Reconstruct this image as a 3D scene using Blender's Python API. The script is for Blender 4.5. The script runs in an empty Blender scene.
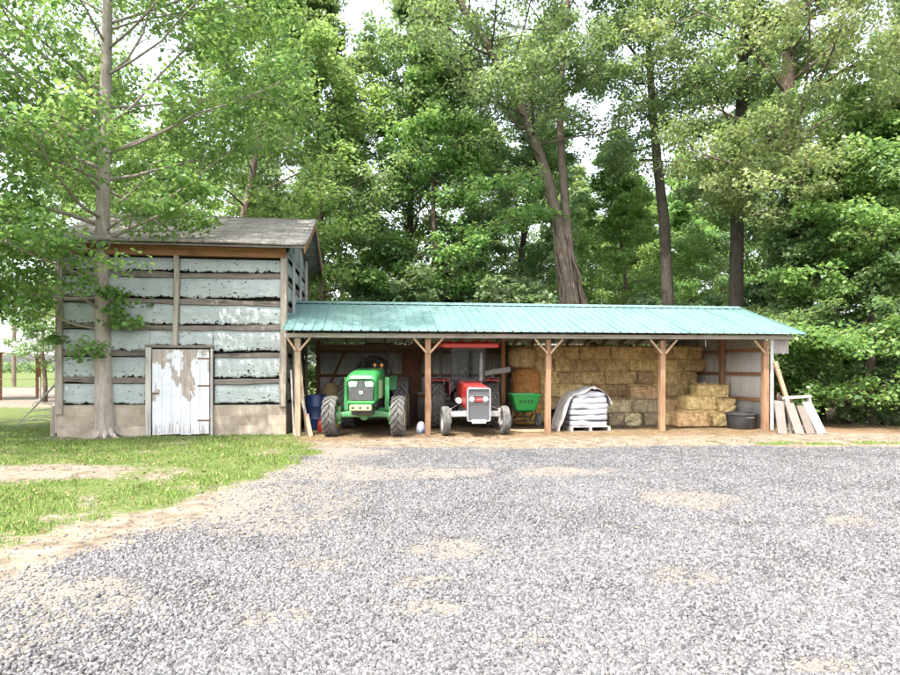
import bpy, math, random
import numpy as np
from math import sin, cos, pi, radians as R
random.seed(7)
rng = np.random.default_rng(11)
scn = bpy.context.scene
col = scn.collection

# ------------------------------------------------------------------ camera frame
CW, F, HZ, CH = 900.0, 640.0, 370.0, 1.6          # photo width, focal px, horizon row, eye height
def at(px, py, Y):                                 # a point seen at photo pixel, Y metres away
    return np.array([(px-450)/F*Y, Y, CH+(HZ-py)/F*Y])
TH = math.atan2(1.5, 11.97)
EX, EY = cos(TH), sin(TH)
P0 = np.array([-3.66, 15.4])                       # foot of the first shed post
def W(u, v, z=0.0):                                # shed frame -> world
    return (P0[0]+u*EX-v*EY, P0[1]+u*EY+v*EX, z)
def U(px, v):                                      # shed-frame u that photo column px meets at depth v
    bx, by = P0[0]-v*EY, P0[1]+v*EX
    k = (px-450)/F
    return (k*by-bx)/(EX-k*EY)

# ------------------------------------------------------------------ materials
def nt(name):
    m = bpy.data.materials.new(name); m.use_nodes = True
    n = m.node_tree.nodes; l = m.node_tree.links
    return m, n, l, n['Principled BSDF'], n['Material Output']
def rgba(c): return (c[0], c[1], c[2], 1)
def mathn(n, l, op, a, b=None, clamp=False):
    x = n.new('ShaderNodeMath'); x.operation = op; x.use_clamp = clamp
    for i, q in enumerate((a, b)):
        if q is None: continue
        if isinstance(q, (int, float)): x.inputs[i].default_value = q
        else: l.new(q, x.inputs[i])
    return x.outputs[0]
def mixc(n, l, fac, a, b):
    x = n.new('ShaderNodeMix'); x.data_type = 'RGBA'
    for s, q in ((x.inputs[0], fac), (x.inputs[6], a), (x.inputs[7], b)):
        if isinstance(q, (int, float)): s.default_value = q
        elif isinstance(q, tuple): s.default_value = rgba(q)
        else: l.new(q, s)
    return x.outputs[2]
def coords(n, l, stretch=(1, 1, 1), rot=(0, 0, 0)):
    tc = n.new('ShaderNodeTexCoord'); mp = n.new('ShaderNodeMapping')
    mp.inputs['Scale'].default_value = stretch; mp.inputs['Rotation'].default_value = rot
    l.new(tc.outputs['Object'], mp.inputs['Vector'])
    return mp.outputs[0]
def noise(n, l, vec, scale, detail=4, rough=.6):
    x = n.new('ShaderNodeTexNoise'); x.inputs['Scale'].default_value = scale
    x.inputs['Detail'].default_value = detail; x.inputs['Roughness'].default_value = rough
    if vec is not None: l.new(vec, x.inputs['Vector'])
    return x.outputs['Fac']
def ramp(n, l, fac, stops):
    x = n.new('ShaderNodeValToRGB'); e = x.color_ramp.elements
    while len(e) < len(stops): e.new(.5)
    for i, (p, c) in enumerate(stops):
        e[i].position = p
        e[i].color = rgba(c) if isinstance(c, tuple) else (c, c, c, 1)
    l.new(fac, x.inputs[0]); return x.outputs[0]
def bumpn(n, l, h, strength, dist, bsdf):
    b = n.new('ShaderNodeBump'); b.inputs['Strength'].default_value = strength
    b.inputs['Distance'].default_value = dist
    l.new(h, b.inputs['Height']); l.new(b.outputs[0], bsdf.inputs['Normal'])
def objrand(n): return n.new('ShaderNodeObjectInfo').outputs['Random']
def attr(n, name):
    a = n.new('ShaderNodeAttribute'); a.attribute_name = name; return a.outputs['Fac']

def mat(name, c, rough=.6, metal=0., c2=None, scale=5., stretch=(1,1,1), bump=0., bscale=30., spec=.5, lo=.35, hi=.65, coat=0.):
    m, n, l, b, o = nt(name)
    v = coords(n, l, stretch)
    if c2 is None: c2 = tuple(q*.6 for q in c)
    f = noise(n, l, v, scale, 6)
    l.new(ramp(n, l, f, [(lo, c), (hi, c2)]), b.inputs['Base Color'])
    b.inputs['Roughness'].default_value = rough; b.inputs['Metallic'].default_value = metal
    b.inputs['Specular IOR Level'].default_value = spec
    if coat: b.inputs['Coat Weight'].default_value = coat
    if bump: bumpn(n, l, noise(n, l, v, bscale, 5), bump, .02, b)
    return m
def wood(name, c, c2, axis='z', rough=.85, bump=.4, sc=1.0, rv=0.0):
    m, n, l, b, o = nt(name)
    s = {'x': (.6, 9, 9), 'y': (9, .6, 9), 'z': (9, 9, .6)}[axis]
    v = coords(n, l, tuple(q*sc for q in s))
    f = noise(n, l, v, 2.2, 8, .7)
    v2 = coords(n, l)
    g = noise(n, l, v2, 1.7, 3)
    fac = mathn(n, l, 'ADD', mathn(n, l, 'MULTIPLY', f, .7), mathn(n, l, 'MULTIPLY', g, .3))
    c_ = ramp(n, l, fac, [(.36, c2), (.5, c), (.68, tuple(min(1, q*1.25) for q in c))])
    l.new(c_, b.inputs['Base Color']); b.inputs['Roughness'].default_value = rough
    b.inputs['Specular IOR Level'].default_value = .25
    bumpn(n, l, f, bump, .01, b)
    return m
def leafmat(name, dark, mid, light, trans=.38, hue=.12):
    m, n, l, b, o = nt(name)
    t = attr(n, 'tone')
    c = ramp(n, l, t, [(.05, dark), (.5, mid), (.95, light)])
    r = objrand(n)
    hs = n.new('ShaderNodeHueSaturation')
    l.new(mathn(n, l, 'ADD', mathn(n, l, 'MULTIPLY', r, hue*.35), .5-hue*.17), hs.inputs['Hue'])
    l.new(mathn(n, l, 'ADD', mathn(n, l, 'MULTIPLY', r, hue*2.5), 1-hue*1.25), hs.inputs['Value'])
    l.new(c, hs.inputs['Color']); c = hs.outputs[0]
    l.new(c, b.inputs['Base Color']); b.inputs['Roughness'].default_value = .42
    b.inputs['Specular IOR Level'].default_value = .5
    tr = n.new('ShaderNodeBsdfTranslucent')
    l.new(mixc(n, l, .5, c, (.38, .50, .12)), tr.inputs['Color'])
    mx = n.new('ShaderNodeMixShader'); mx.inputs[0].default_value = trans
    l.new(b.outputs[0], mx.inputs[1]); l.new(tr.outputs[0], mx.inputs[2]); l.new(mx.outputs[0], o.inputs['Surface'])
    return m
def tonemat(name, stops, rough=.85, bump=0., bscale=60):
    m, n, l, b, o = nt(name)
    l.new(ramp(n, l, attr(n, 'tone'), stops), b.inputs['Base Color'])
    b.inputs['Roughness'].default_value = rough; b.inputs['Specular IOR Level'].default_value = .25
    if bump: bumpn(n, l, noise(n, l, coords(n, l), bscale), bump, .01, b)
    return m

# ------------------------------------------------------------------ mesh helpers
def tag(o, label=None, cat=None, group=None, kind=None):
    if label: o['label'] = label
    if cat: o['category'] = cat
    if group: o['group'] = group
    if kind: o['kind'] = kind
    return o
def thing(name, label, cat, loc=(0,0,0), rz=0., group=None):
    o = bpy.data.objects.new(name, None); col.objects.link(o)
    o.location = loc; o.rotation_euler = (0, 0, rz); o.empty_display_size = .2
    return tag(o, label, cat, group)
def nrm(a):
    a = np.asarray(a, float); return a/(np.linalg.norm(a)+1e-12)
class MB:
    def __init__(s): s.v = []; s.f = []
    def add(s, vs, fs):
        k = len(s.v); s.v += [tuple(map(float, p)) for p in vs]; s.f += [tuple(i+k for i in f) for f in fs]; return s
    def box(s, x0, x1, y0, y1, z0, z1):
        return s.add([(x0,y0,z0),(x1,y0,z0),(x1,y1,z0),(x0,y1,z0),(x0,y0,z1),(x1,y0,z1),(x1,y1,z1),(x0,y1,z1)],
                     [(3,2,1,0),(4,5,6,7),(0,1,5,4),(1,2,6,5),(2,3,7,6),(3,0,4,7)])
    def bar(s, a, b, w, h, up=(0,0,1)):
        a = np.array(a, float); b = np.array(b, float); d = nrm(b-a)
        x = np.cross(d, up)
        if np.linalg.norm(x) < 1e-4: x = np.cross(d, (1,0,0))
        x = nrm(x); y = np.cross(x, d); vs = []
        for p in (a, b):
            for i, j in ((-1,-1),(1,-1),(1,1),(-1,1)): vs.append(p+x*i*w/2+y*j*h/2)
        return s.add(vs, [(0,1,2,3),(7,6,5,4),(4,5,1,0),(5,6,2,1),(6,7,3,2),(7,4,0,3)])
    def tube(s, pts, r, n=8, caps=True):
        pts = [np.array(p, float) for p in pts]
        if isinstance(r, (int, float)): r = [r]*len(pts)
        vs = []; fs = []; prev = None
        for i, p in enumerate(pts):
            d = nrm(pts[min(i+1, len(pts)-1)]-pts[max(i-1, 0)])
            if prev is None:
                x = np.cross(d, (0,0,1))
                if np.linalg.norm(x) < .1: x = np.cross(d, (0,1,0))
            else: x = prev-d*np.dot(prev, d)
            x = nrm(x); y = np.cross(d, x); prev = x
            for k in range(n):
                a = 2*pi*k/n; vs.append(p+(x*cos(a)+y*sin(a))*r[i])
        for i in range(len(pts)-1):
            for k in range(n):
                a, b = i*n+k, i*n+(k+1) % n
                fs.append((a, b, b+n, a+n))
        if caps:
            fs.append(tuple(range(n-1, -1, -1))); m = (len(pts)-1)*n; fs.append(tuple(range(m, m+n)))
        return s.add(vs, fs)
    def lathe(s, prof, c=(0,0,0), axis='x', n=32, closed=False):
        vs = []; fs = []
        for (r, t) in prof:
            for k in range(n):
                a = 2*pi*k/n
                q = {'x': (t, r*cos(a), r*sin(a)), 'z': (r*cos(a), r*sin(a), t), 'y': (r*cos(a), t, r*sin(a))}[axis]
                vs.append((q[0]+c[0], q[1]+c[1], q[2]+c[2]))
        m = len(prof)
        for i in range(m if closed else m-1):
            j = (i+1) % m
            for k in range(n):
                k2 = (k+1) % n; fs.append((i*n+k, i*n+k2, j*n+k2, j*n+k))
        return s.add(vs, fs)
    def loft(s, rings, caps=True, closed=True):
        n = len(rings[0]); vs = [p for r in rings for p in r]; fs = []
        for i in range(len(rings)-1):
            for k in range(n if closed else n-1):
                k2 = (k+1) % n; fs.append((i*n+k, i*n+k2, (i+1)*n+k2, (i+1)*n+k))
        if caps:
            fs.append(tuple(range(n-1, -1, -1))); m = (len(rings)-1)*n; fs.append(tuple(range(m, m+n)))
        return s.add(vs, fs)
    def prism(s, poly, y0, y1):                     # polygon in x,z extruded along y
        n = len(poly)
        return s.add([(x, y0, z) for x, z in poly]+[(x, y1, z) for x, z in poly],
                     [tuple(range(n)), tuple(range(2*n-1, n-1, -1))]+[((k+1) % n, k, k+n, (k+1) % n+n) for k in range(n)])
    def prismx(s, poly, x0, x1):                    # polygon in y,z extruded along x
        n = len(poly)
        return s.add([(x0, y, z) for y, z in poly]+[(x1, y, z) for y, z in poly],
                     [tuple(range(n)), tuple(range(2*n-1, n-1, -1))]+[((k+1) % n, k, k+n, (k+1) % n+n) for k in range(n)])
    def build(s, name, m, parent=None, smooth=False, bevel=0., loc=None, rz=None):
        me = bpy.data.meshes.new(name); me.from_pydata(s.v, [], s.f)
        import bmesh
        bm = bmesh.new(); bm.from_mesh(me); bmesh.ops.recalc_face_normals(bm, faces=bm.faces); bm.to_mesh(me); bm.free()
        me.materials.append(m)
        o = bpy.data.objects.new(name, me); col.objects.link(o)
        if parent is not None: o.parent = parent
        if loc is not None: o.location = loc
        if rz is not None: o.rotation_euler = (0, 0, rz)
        if smooth:
            me.polygons.foreach_set('use_smooth', [True]*len(me.polygons))
            if smooth != 'all':
                e = o.modifiers.new('ws', 'EDGE_SPLIT'); e.split_angle = R(38)
        if bevel:
            b = o.modifiers.new('bv', 'BEVEL'); b.width = bevel; b.segments = 2; b.limit_method = 'ANGLE'; b.angle_limit = R(40)
        return o
def rrect(w, h, r, n=4, cx=0, cz=0):               # rounded rectangle in x,z
    out = []
    for qx, qz, a0 in ((1,1,0),(-1,1,90),(-1,-1,180),(1,-1,270)):
        for i in range(n+1):
            a = R(a0+90*i/n); out.append((cx+qx*(w/2-r)+r*cos(a), cz+qz*(h/2-r)+r*sin(a)))
    return out
def npmesh(name, V, nper, m, tone=None, parent=None, smooth=False, loc=None):
    V = np.asarray(V, np.float32); nv = len(V); nf = nv//nper
    me = bpy.data.meshes.new(name)
    me.vertices.add(nv); me.vertices.foreach_set('co', V.ravel())
    me.loops.add(nv); me.loops.foreach_set('vertex_index', np.arange(nv, dtype=np.int32))
    me.polygons.add(nf); me.polygons.foreach_set('loop_start', np.arange(0, nv, nper, dtype=np.int32))
    me.update(calc_edges=True)
    if tone is not None:
        a = me.attributes.new('tone', 'FLOAT', 'FACE'); a.data.foreach_set('value', np.asarray(tone, np.float32))
    me.materials.append(m)
    o = bpy.data.objects.new(name, me); col.objects.link(o)
    if parent is not None: o.parent = parent
    if loc is not None: o.location = loc
    return o
def idxmesh(name, V, Fq, m, tone=None, parent=None, smooth=False):   # quads by index
    V = np.asarray(V, np.float32); Fq = np.asarray(Fq, np.int32); k = Fq.shape[1]
    me = bpy.data.meshes.new(name)
    me.vertices.add(len(V)); me.vertices.foreach_set('co', V.ravel())
    me.loops.add(Fq.size); me.loops.foreach_set('vertex_index', Fq.ravel())
    me.polygons.add(len(Fq)); me.polygons.foreach_set('loop_start', np.arange(0, Fq.size, k, dtype=np.int32))
    if smooth: me.polygons.foreach_set('use_smooth', [True]*len(Fq))
    me.update(calc_edges=True)
    if tone is not None:
        a = me.attributes.new('tone', 'FLOAT', 'FACE'); a.data.foreach_set('value', np.asarray(tone, np.float32))
    me.materials.append(m)
    o = bpy.data.objects.new(name, me); col.objects.link(o)
    if parent is not None: o.parent = parent
    return o
def clone(o, parent=None):
    c = o.copy(); col.objects.link(c)
    if parent is not None: c.parent = parent
    for ch in o.children: clone(ch, c)
    return c
# smooth 2-D value noise for masks
_tab = rng.random((64, 64))
def vn(x, y):
    x = np.asarray(x, float); y = np.asarray(y, float)
    xi = np.floor(x).astype(int); yi = np.floor(y).astype(int); fx = x-xi; fy = y-yi
    fx = fx*fx*(3-2*fx); fy = fy*fy*(3-2*fy)
    t = lambda a, b: _tab[a % 64, b % 64]
    return (t(xi,yi)*(1-fx)+t(xi+1,yi)*fx)*(1-fy)+(t(xi,yi+1)*(1-fx)+t(xi+1,yi+1)*fx)*fy
def fbm(x, y): return (vn(x, y)+.5*vn(2.1*x+5, 2.1*y+9)+.25*vn(4.3*x+1, 4.3*y+3))/1.75
def sst(a, b, x): t = np.clip((x-a)/(b-a), 0, 1); return t*t*(3-2*t)

# ------------------------------------------------------------------ ground
def masks(x, y):
    n1 = fbm(x*.7+3, y*.7+7)-.5; n2 = fbm(x*2.3+31, y*2.3+17)-.5
    u = (x-P0[0])*EX+(y-P0[1])*EY; v = -(x-P0[0])*EY+(y-P0[1])*EX
    gl = np.interp(y, [0, 4, 5, 5.9, 8.5, 12, 13.5, 40], [-4.6, -4.1, -3.5, -2.7, -2.75, -3.0, -3.3, -3.3])
    grl = np.interp(y, [0, 4, 5.9, 7.6, 9.1, 12.5, 14, 15.2, 40], [-5.2, -4.9, -4.15, -3.6, -3.15, -3.05, -3.2, -3.6, -3.6])
    yb = 13.25+np.where(x > 9, (x-9)*.05, 0)
    gravel = sst(-.35, .35, x-gl+n1*1.3+n2*.6)*sst(.35, -.35, y-yb+n1*.9+n2*.5)
    sandy = .25*sst(.60, .72, fbm(x*.95+1.3, y*.85+4.2)+.2*n2)+sst(2.8, .2, x-gl+n1*1.5)*.85*sst(.28, .56, fbm(x*1.1+9, y*1.1))+.5*sst(10.3, 13, y)*sst(3, -1, x)*sst(.35, .6, fbm(x*1.4+2, y*1.6))
    for qx, qy, rx, ry in ((450, 547, .55, .42), (690, 578, .50, .30), (405, 607, .50, .22), (240, 514, 1.1, .75), (428, 580, .45, .25), (285, 618, .40, .22), (700, 500, .8, .5), (560, 470, 1.3, .5), (350, 475, 1.6, .8), (330, 565, .5, .3), (800, 665, .4, .15), (860, 520, .6, .3), (530, 640, .25, .12)):
        cy = CH*F/(qy-HZ); cx = (qx-450)/F*cy
        sandy = np.maximum(sandy, .85*sst(1.25, .35, np.hypot((x-cx)/rx, (y-cy)/ry)+n1*1.1+n2*1.3))
    n3 = fbm(x*1.15+13, y*1.5+41)-.5
    grass = sst(.55, -.35, x-grl-.2+n1*.8+n2*.9)*(1-.6*sst(.17, .32, n3))
    clay = sst(1.25, .55, np.hypot((x+7.4)/2.7, (y-9.9)/1.0)+n1*1.1+n2*.6)
    grass = grass*(1-clay)
    near = sst(.75, .25, y-15.2+.12*(x+8)+n2*1.5)    # bare earth by the wall and tree foot
    foot = sst(1.2, .5, np.hypot((x+8.6)/1.5, (y-15.2)/.55)+n2*.9)
    grass = grass*(1-.6*foot)
    farpath = sst(26, 29, y+n1*3)*sst(60, 54, y+n1*4)*sst(-12, -14, x)
    path2 = sst(.9, .3, np.abs(y-16.2-.02*x+n1)/1.0)*sst(-11, -12.5, x)
    grass = grass*(1-farpath)*(1-.7*path2)
    # grass strip at the right, in front of the leaning boards
    strip = sst(.5, .1, np.abs(y-14.0+n1*.8)/.9)*sst(5.0, 6.5, x)*sst(14, 11, x)
    strip = strip*sst(.42, .56, fbm(x*1.6+8, y*3+2))
    grass = np.maximum(grass, strip)
    grass = np.maximum(grass, sst(13.2, 15, x)*sst(13.0, 14.0, y)*.7)
    wood = sst(5.8, 6.6, v)*sst(-4, -3, x)
    hay = sst(-1.0, -.3, v+n1*1.3+n2*.8)*sst(-.3, .1, u)*sst(13.2, 12.6, u+n2)*sst(6, 5.5, v)
    hay = np.maximum(hay, sst(-1.5, -.7, v+n1*1.4)*sst(5, 7, u)*sst(13.4, 12, u)*.55*sst(6, 5.5, v))
    litter = np.maximum(np.maximum(wood, sst(-1.15, -.55, v+n1*1.2+n2*.8)*sst(1.2, .5, v+n2)*sst(-.2, .2, u)*sst(13.4, 12.4, u)), sst(9.0, 10.5, x)*sst(15.2, 16.6, y+n1))
    grass = np.where(wood > .5, grass*.2, grass)
    return gravel, np.clip(sandy, 0, 1), np.clip(grass, 0, 1), np.clip(hay, 0, 1), np.clip(litter, 0, 1)
def axisvals(a, b, step, lo, hi):
    mid = list(np.arange(a, b+1e-6, step)); s = step; x = b; up = []
    while x < hi: s *= 1.25; x += s; up.append(min(x, hi))
    s = step; x = a; dn = []
    while x > lo: s *= 1.25; x -= s; dn.append(max(x, lo))
    return np.array(dn[::-1]+mid+up)
gx = axisvals(-14, 15, .11, -700, 700); gy = axisvals(1.0, 19.0, .11, -40, 900)
GX, GY = np.meshgrid(gx, gy)
def gz(x, y):
    a = np.clip((y-3)/4, 0, 1)*sst(60, 25, y)
    return (fbm(x*.5, y*.5)-.5)*.07*a*sst(15.4, 14.4, y)+(fbm(x*3, y*3)-.5)*.012*sst(60, 25, y)
GZ = gz(GX, GY)
gra, sandy, grs, hay, lit = masks(GX, GY)
def ground_material():
    m, n, l, b, o = nt('ground')
    v = coords(n, l)
    A = {k: attr(n, k) for k in ('gravel', 'sandy', 'grass', 'hay', 'litter')}
    br = noise(n, l, v, 9, 6, .7); br2 = noise(n, l, v, 60, 4, .7)
    def edge(a, k=1.0):
        s = mathn(n, l, 'ADD', a, mathn(n, l, 'MULTIPLY', mathn(n, l, 'SUBTRACT', br, .5), k))
        s = mathn(n, l, 'ADD', s, mathn(n, l, 'MULTIPLY', mathn(n, l, 'SUBTRACT', br2, .5), k*.8))
        return ramp(n, l, s, [(.4, 0.), (.6, 1.)])
    dirt = ramp(n, l, noise(n, l, v, 3.5, 8, .65), [(.34, (0.108, 0.081, 0.056)), (.46, (0.187, 0.151, 0.112)), (.58, (0.245, 0.207, 0.162)), (.70, (0.290, 0.257, 0.207))])
    grain = ramp(n, l, noise(n, l, v, 90, 3, .7), [(.3, .66), (.6, 1.)])
    mul = n.new('ShaderNodeMix'); mul.data_type = 'RGBA'; mul.blend_type = 'MULTIPLY'; mul.inputs[0].default_value = 1
    l.new(dirt, mul.inputs[6]); l.new(grain, mul.inputs[7]); dirt = mul.outputs[2]
    vo = n.new('ShaderNodeTexVoronoi'); vo.inputs['Scale'].default_value = 42; l.new(v, vo.inputs['Vector'])
    sep = n.new('ShaderNodeSeparateColor'); l.new(vo.outputs['Color'], sep.inputs[0])
    stone = ramp(n, l, sep.outputs[0], [(.02, (.04, .04, .042)), (.3, (.088, .085, .087)), (.7, (.135, .131, .133)), (1., (.215, .209, .209))])
    crev = ramp(n, l, vo.outputs['Distance'], [(.25, 1.), (.62, .45)])  # darkens the gaps between stones, shade put into the colour
    mul = n.new('ShaderNodeMix'); mul.data_type = 'RGBA'; mul.blend_type = 'MULTIPLY'; mul.inputs[0].default_value = .8
    l.new(stone, mul.inputs[6]); l.new(crev, mul.inputs[7]); stone = mul.outputs[2]
    sandc = ramp(n, l, br2, [(.3, (0.149, 0.133, 0.112)), (.7, (0.237, 0.212, 0.178))])
    stone = mixc(n, l, mathn(n, l, 'MULTIPLY', edge(A['sandy'], .8), .95), stone, sandc)
    gr = ramp(n, l, noise(n, l, v, 14, 6, .7), [(.3, (0.038, 0.055, 0.015)), (.5, (0.081, 0.115, 0.027)), (.68, (0.170, 0.153, 0.072))])
    hy = ramp(n, l, noise(n, l, coords(n, l, (1, 2.2, 1)), 26, 8, .75), [(.36, (.065, .043, .027)), (.5, (.165, .115, .073)), (.64, (.30, .22, .14))])
    li = ramp(n, l, noise(n, l, v, 12, 8, .75), [(.3, (.07, .045, .03)), (.55, (.20, .13, .08)), (.75, (.33, .24, .16))])
    c = mixc(n, l, edge(A['litter']), dirt, li)
    c = mixc(n, l, edge(A['hay'], 1.6), c, hy)
    c = mixc(n, l, edge(A['gravel'], 1.8), c, stone)
    c = mixc(n, l, edge(A['grass'], 2.4), c, gr)
    l.new(c, b.inputs['Base Color']); b.inputs['Roughness'].default_value = .95; b.inputs['Specular IOR Level'].default_value = .15
    hgt = mathn(n, l, 'MULTIPLY', mathn(n, l, 'SUBTRACT', .7, vo.outputs['Distance']), edge(A['gravel'], .9))
    hgt = mathn(n, l, 'ADD', hgt, mathn(n, l, 'MULTIPLY', noise(n, l, v, 40, 6, .7), .6))
    bumpn(n, l, hgt, .8, .02, b)
    return m
M_ground = ground_material()
nx, ny = len(gx), len(gy)
FI = np.arange((ny-1)*(nx-1)); fr, fc = FI//(nx-1), FI % (nx-1)
quads = np.stack([fr*nx+fc, fr*nx+fc+1, (fr+1)*nx+fc+1, (fr+1)*nx+fc], 1)
gcls = gra.ravel()[quads].mean(1) > .5
hcls = (hay.ravel()[quads].mean(1) > .5) & ~gcls
GV = np.stack([GX.ravel(), GY.ravel(), GZ.ravel()], 1)
for nm, sel in (('ground', ~(gcls | hcls)), ('gravel_driveway', gcls), ('dirt_floor', hcls)):
    q = quads[sel]; used, inv = np.unique(q, return_inverse=True); q = inv.reshape(-1, 4)
    o = idxmesh(nm, GV[used], q, M_ground, smooth=True); o['kind'] = 'structure'
    for an, arr in (('gravel', gra), ('sandy', sandy), ('grass', grs), ('hay', hay), ('litter', lit)):
        a = o.data.attributes.new(an, 'FLOAT', 'POINT'); a.data.foreach_set('value', arr.ravel()[used].astype(np.float32))

# loose stones of the drive: one mass nobody could count
def scatter_stones():
    N = 640000
    y = 2.3+11.2*rng.random(N)**1.45; x = (rng.random(N)*2-1)*(1.6+y*.78)
    g, s, gr, h, li = masks(x, y)
    dens = g*(1-1.0*s)*(.55+.9*sst(.3, .6, fbm(x*1.7+20, y*1.7)))*(1-.5*sst(9, 12.5, y))
    keep = rng.random(N) < dens*.9+.012*(gr < .3)*(y < 13.4)
    x, y = x[keep], y[keep]; n = len(x)
    sz = (.0044+.0078*rng.random(n)**2.4)
    base = np.array([(-1,-1,-1),(1,-1,-1),(1,1,-1),(-1,1,-1),(-1,-1,1),(1,-1,1),(1,1,1),(-1,1,1)], float)
    V = base[None]*(1+.75*(rng.random((n, 8, 3))-.5))
    V *= sz[:, None, None]*np.stack([1+.5*rng.random(n), .75+.4*rng.random(n), .5+.4*rng.random(n)], 1)[:, None, :]
    ax = rng.normal(size=(n, 3)); ax[:, 2] *= 1.6; ax /= np.linalg.norm(ax, axis=1)[:, None]; an = rng.random(n)*6.28
    c, s_ = np.cos(an)[:, None, None], np.sin(an)[:, None, None]; k = ax[:, None, :]
    V = V*c+np.cross(np.broadcast_to(k, V.shape), V)*s_+k*(V*k).sum(2, keepdims=True)*(1-c)
    V += np.stack([x, y, gz(x, y)+sz*.35], 1)[:, None, :]
    fq = np.array([(3,2,1,0),(4,5,6,7),(0,1,5,4),(1,2,6,5),(2,3,7,6),(3,0,4,7)])
    Fq = (np.arange(n)[:, None, None]*8+fq[None]).reshape(-1, 4)
    tn = np.clip(rng.normal(.47, .19, n), 0, .9); tn[rng.random(n) < .08] *= .3; tn[rng.random(n) < .02+.25*s[keep]] = 1.; tone = np.repeat(tn, 6)
    m = tonemat('gravel_stone', [(0., (.045, .044, .047)), (.2, (.095, .092, .094)), (.5, (.140, .136, .138)), (.9, (.228, .222, .222)), (.97, (.20, .18, .157))], bump=.3)
    o = idxmesh('gravel_stones', V.reshape(-1, 3), Fq, m, tone)
    tag(o, 'loose grey crushed stones spread over the driveway', 'gravel', kind='stuff')
scatter_stones()

def blades(name, x, y, h, w, m, tone, label, cat, z=None, lie=0.):
    n = len(x); a = rng.random(n)*6.28; b = rng.random(n)*6.28
    zz = gz(x, y) if z is None else z
    P = np.stack([x, y, zz-.004], 1)
    t = np.stack([np.cos(a), np.sin(a), np.zeros(n)], 1)*w[:, None]
    lean = (.25+.5*rng.random(n)+lie)
    tip = np.stack([np.cos(b)*lean*h, np.sin(b)*lean*h, h*np.clip(1.1-.4*lean, .05, 1)], 1)
    mid = tip*np.array([.4, .4, .6])
    V = np.stack([P-t, P+t, P+mid+t*.7, P+tip, P+mid-t*.7], 1)
    o = npmesh(name, V.reshape(-1, 3), 5, m, tone)
    return tag(o, label, cat, kind='stuff')
def grass():
    N = 420000
    y = 5+13*rng.random(N)**1.2; x = -14+29*rng.random(N)
    g = masks(x, y)[2]
    u = (x-P0[0])*EX+(y-P0[1])*EY; v = -(x-P0[0])*EY+(y-P0[1])*EX
    inbarn = (u > -5.7) & (u < 13) & (v > .5) & (v < 6.2)
    clump = fbm(x*2.1, y*2.1)
    keep = (rng.random(N) < (.10+.90*sst(.36, .62, clump+.35*(fbm(x*5.3, y*5.3)-.5)))*sst(.15, .9, g)*sst(.02, .3, fbm(x*.6+7, y*.9+2))+.05*(g > .01)*sst(.55, .75, fbm(x*4.1+3, y*4.1))) & ~inbarn
    x, y, g, clump = x[keep], y[keep], g[keep], clump[keep]; n = len(x)
    h = (.018+.055*rng.random(n)**1.6)*(.40+1.25*clump)
    w = .0026+.003*rng.random(n)
    tone = np.clip(rng.normal(.5, .17, n)+(clump-.5)*.5, 0, 1)
    dead = rng.random(n) < .12
    tone[dead] = 1.
    m = tonemat('grass_blade', [(0., (0.038, 0.085, 0.010)), (.5, (0.102, 0.191, 0.025)), (.85, (0.187, 0.272, 0.051)), (1., (0.357, 0.306, 0.145))], .6)
    blades('grass', x, y, h, w, m, tone, 'short patchy green grass in front of the old barn and along the drive', 'grass')
grass()
def straw_litter():
    N = 70000
    u = -.3+13.6*rng.random(N); v = -2.3+5.4*rng.random(N)
    p = np.array(W(u, v)[:2]); x, y = p
    h = masks(x, y)[3]
    keep = rng.random(N) < np.where(h > .3, (.25+.75*sst(4.5, 8, u))*h, .10)
    x, y, u = x[keep], y[keep], u[keep]; n = len(x)
    z = gz(x, y)+.004+.03*rng.random(n)
    m = tonemat('straw', [(0., (.15, .10, .055)), (.5, (.38, .28, .16)), (1., (.66, .53, .32))], .8)
    blades('straw_litter', x, y, .05+.10*rng.random(n), .003+.003*rng.random(n), m,
           np.clip(rng.normal(.45, .25, n), 0, 1), 'loose straw and dry litter covering the shed floor', 'straw', z=z, lie=2.2)
straw_litter()
def leaf_litter():
    n = 5200; y = 5.5+9.6*rng.random(n)**.8; x = -10+21*rng.random(n)
    g, s, gr, h, li = masks(x, y); keep = rng.random(n) < (.9-.82*g); x, y = x[keep], y[keep]; n = len(x)
    C = np.stack([x, y, gz(x, y)+.012+.01*rng.random(n)], 1)
    nr = rng.normal(size=(n, 3))*.35+np.array([0, 0, 1]); nr /= np.linalg.norm(nr, axis=1)[:, None]
    t = rng.normal(size=(n, 3)); t -= nr*(t*nr).sum(1)[:, None]; t /= np.linalg.norm(t, axis=1)[:, None]; b = np.cross(nr, t)
    q = (.012+.022*rng.random(n))[:, None]
    V = np.stack([C-t*q, C+b*q*.6, C+t*q*1.1, C-b*q*.6], 1)
    m = tonemat('fallen_leaf', [(0., (.06, .04, .025)), (.6, (.20, .13, .075)), (1., (.34, .26, .15))], .9)
    tag(npmesh('leaf_litter', V.reshape(-1, 3), 4, m, rng.random(n)), 'scattered brown fallen leaves on the bare earth and grass', 'leaves', kind='stuff')
leaf_litter()

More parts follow.
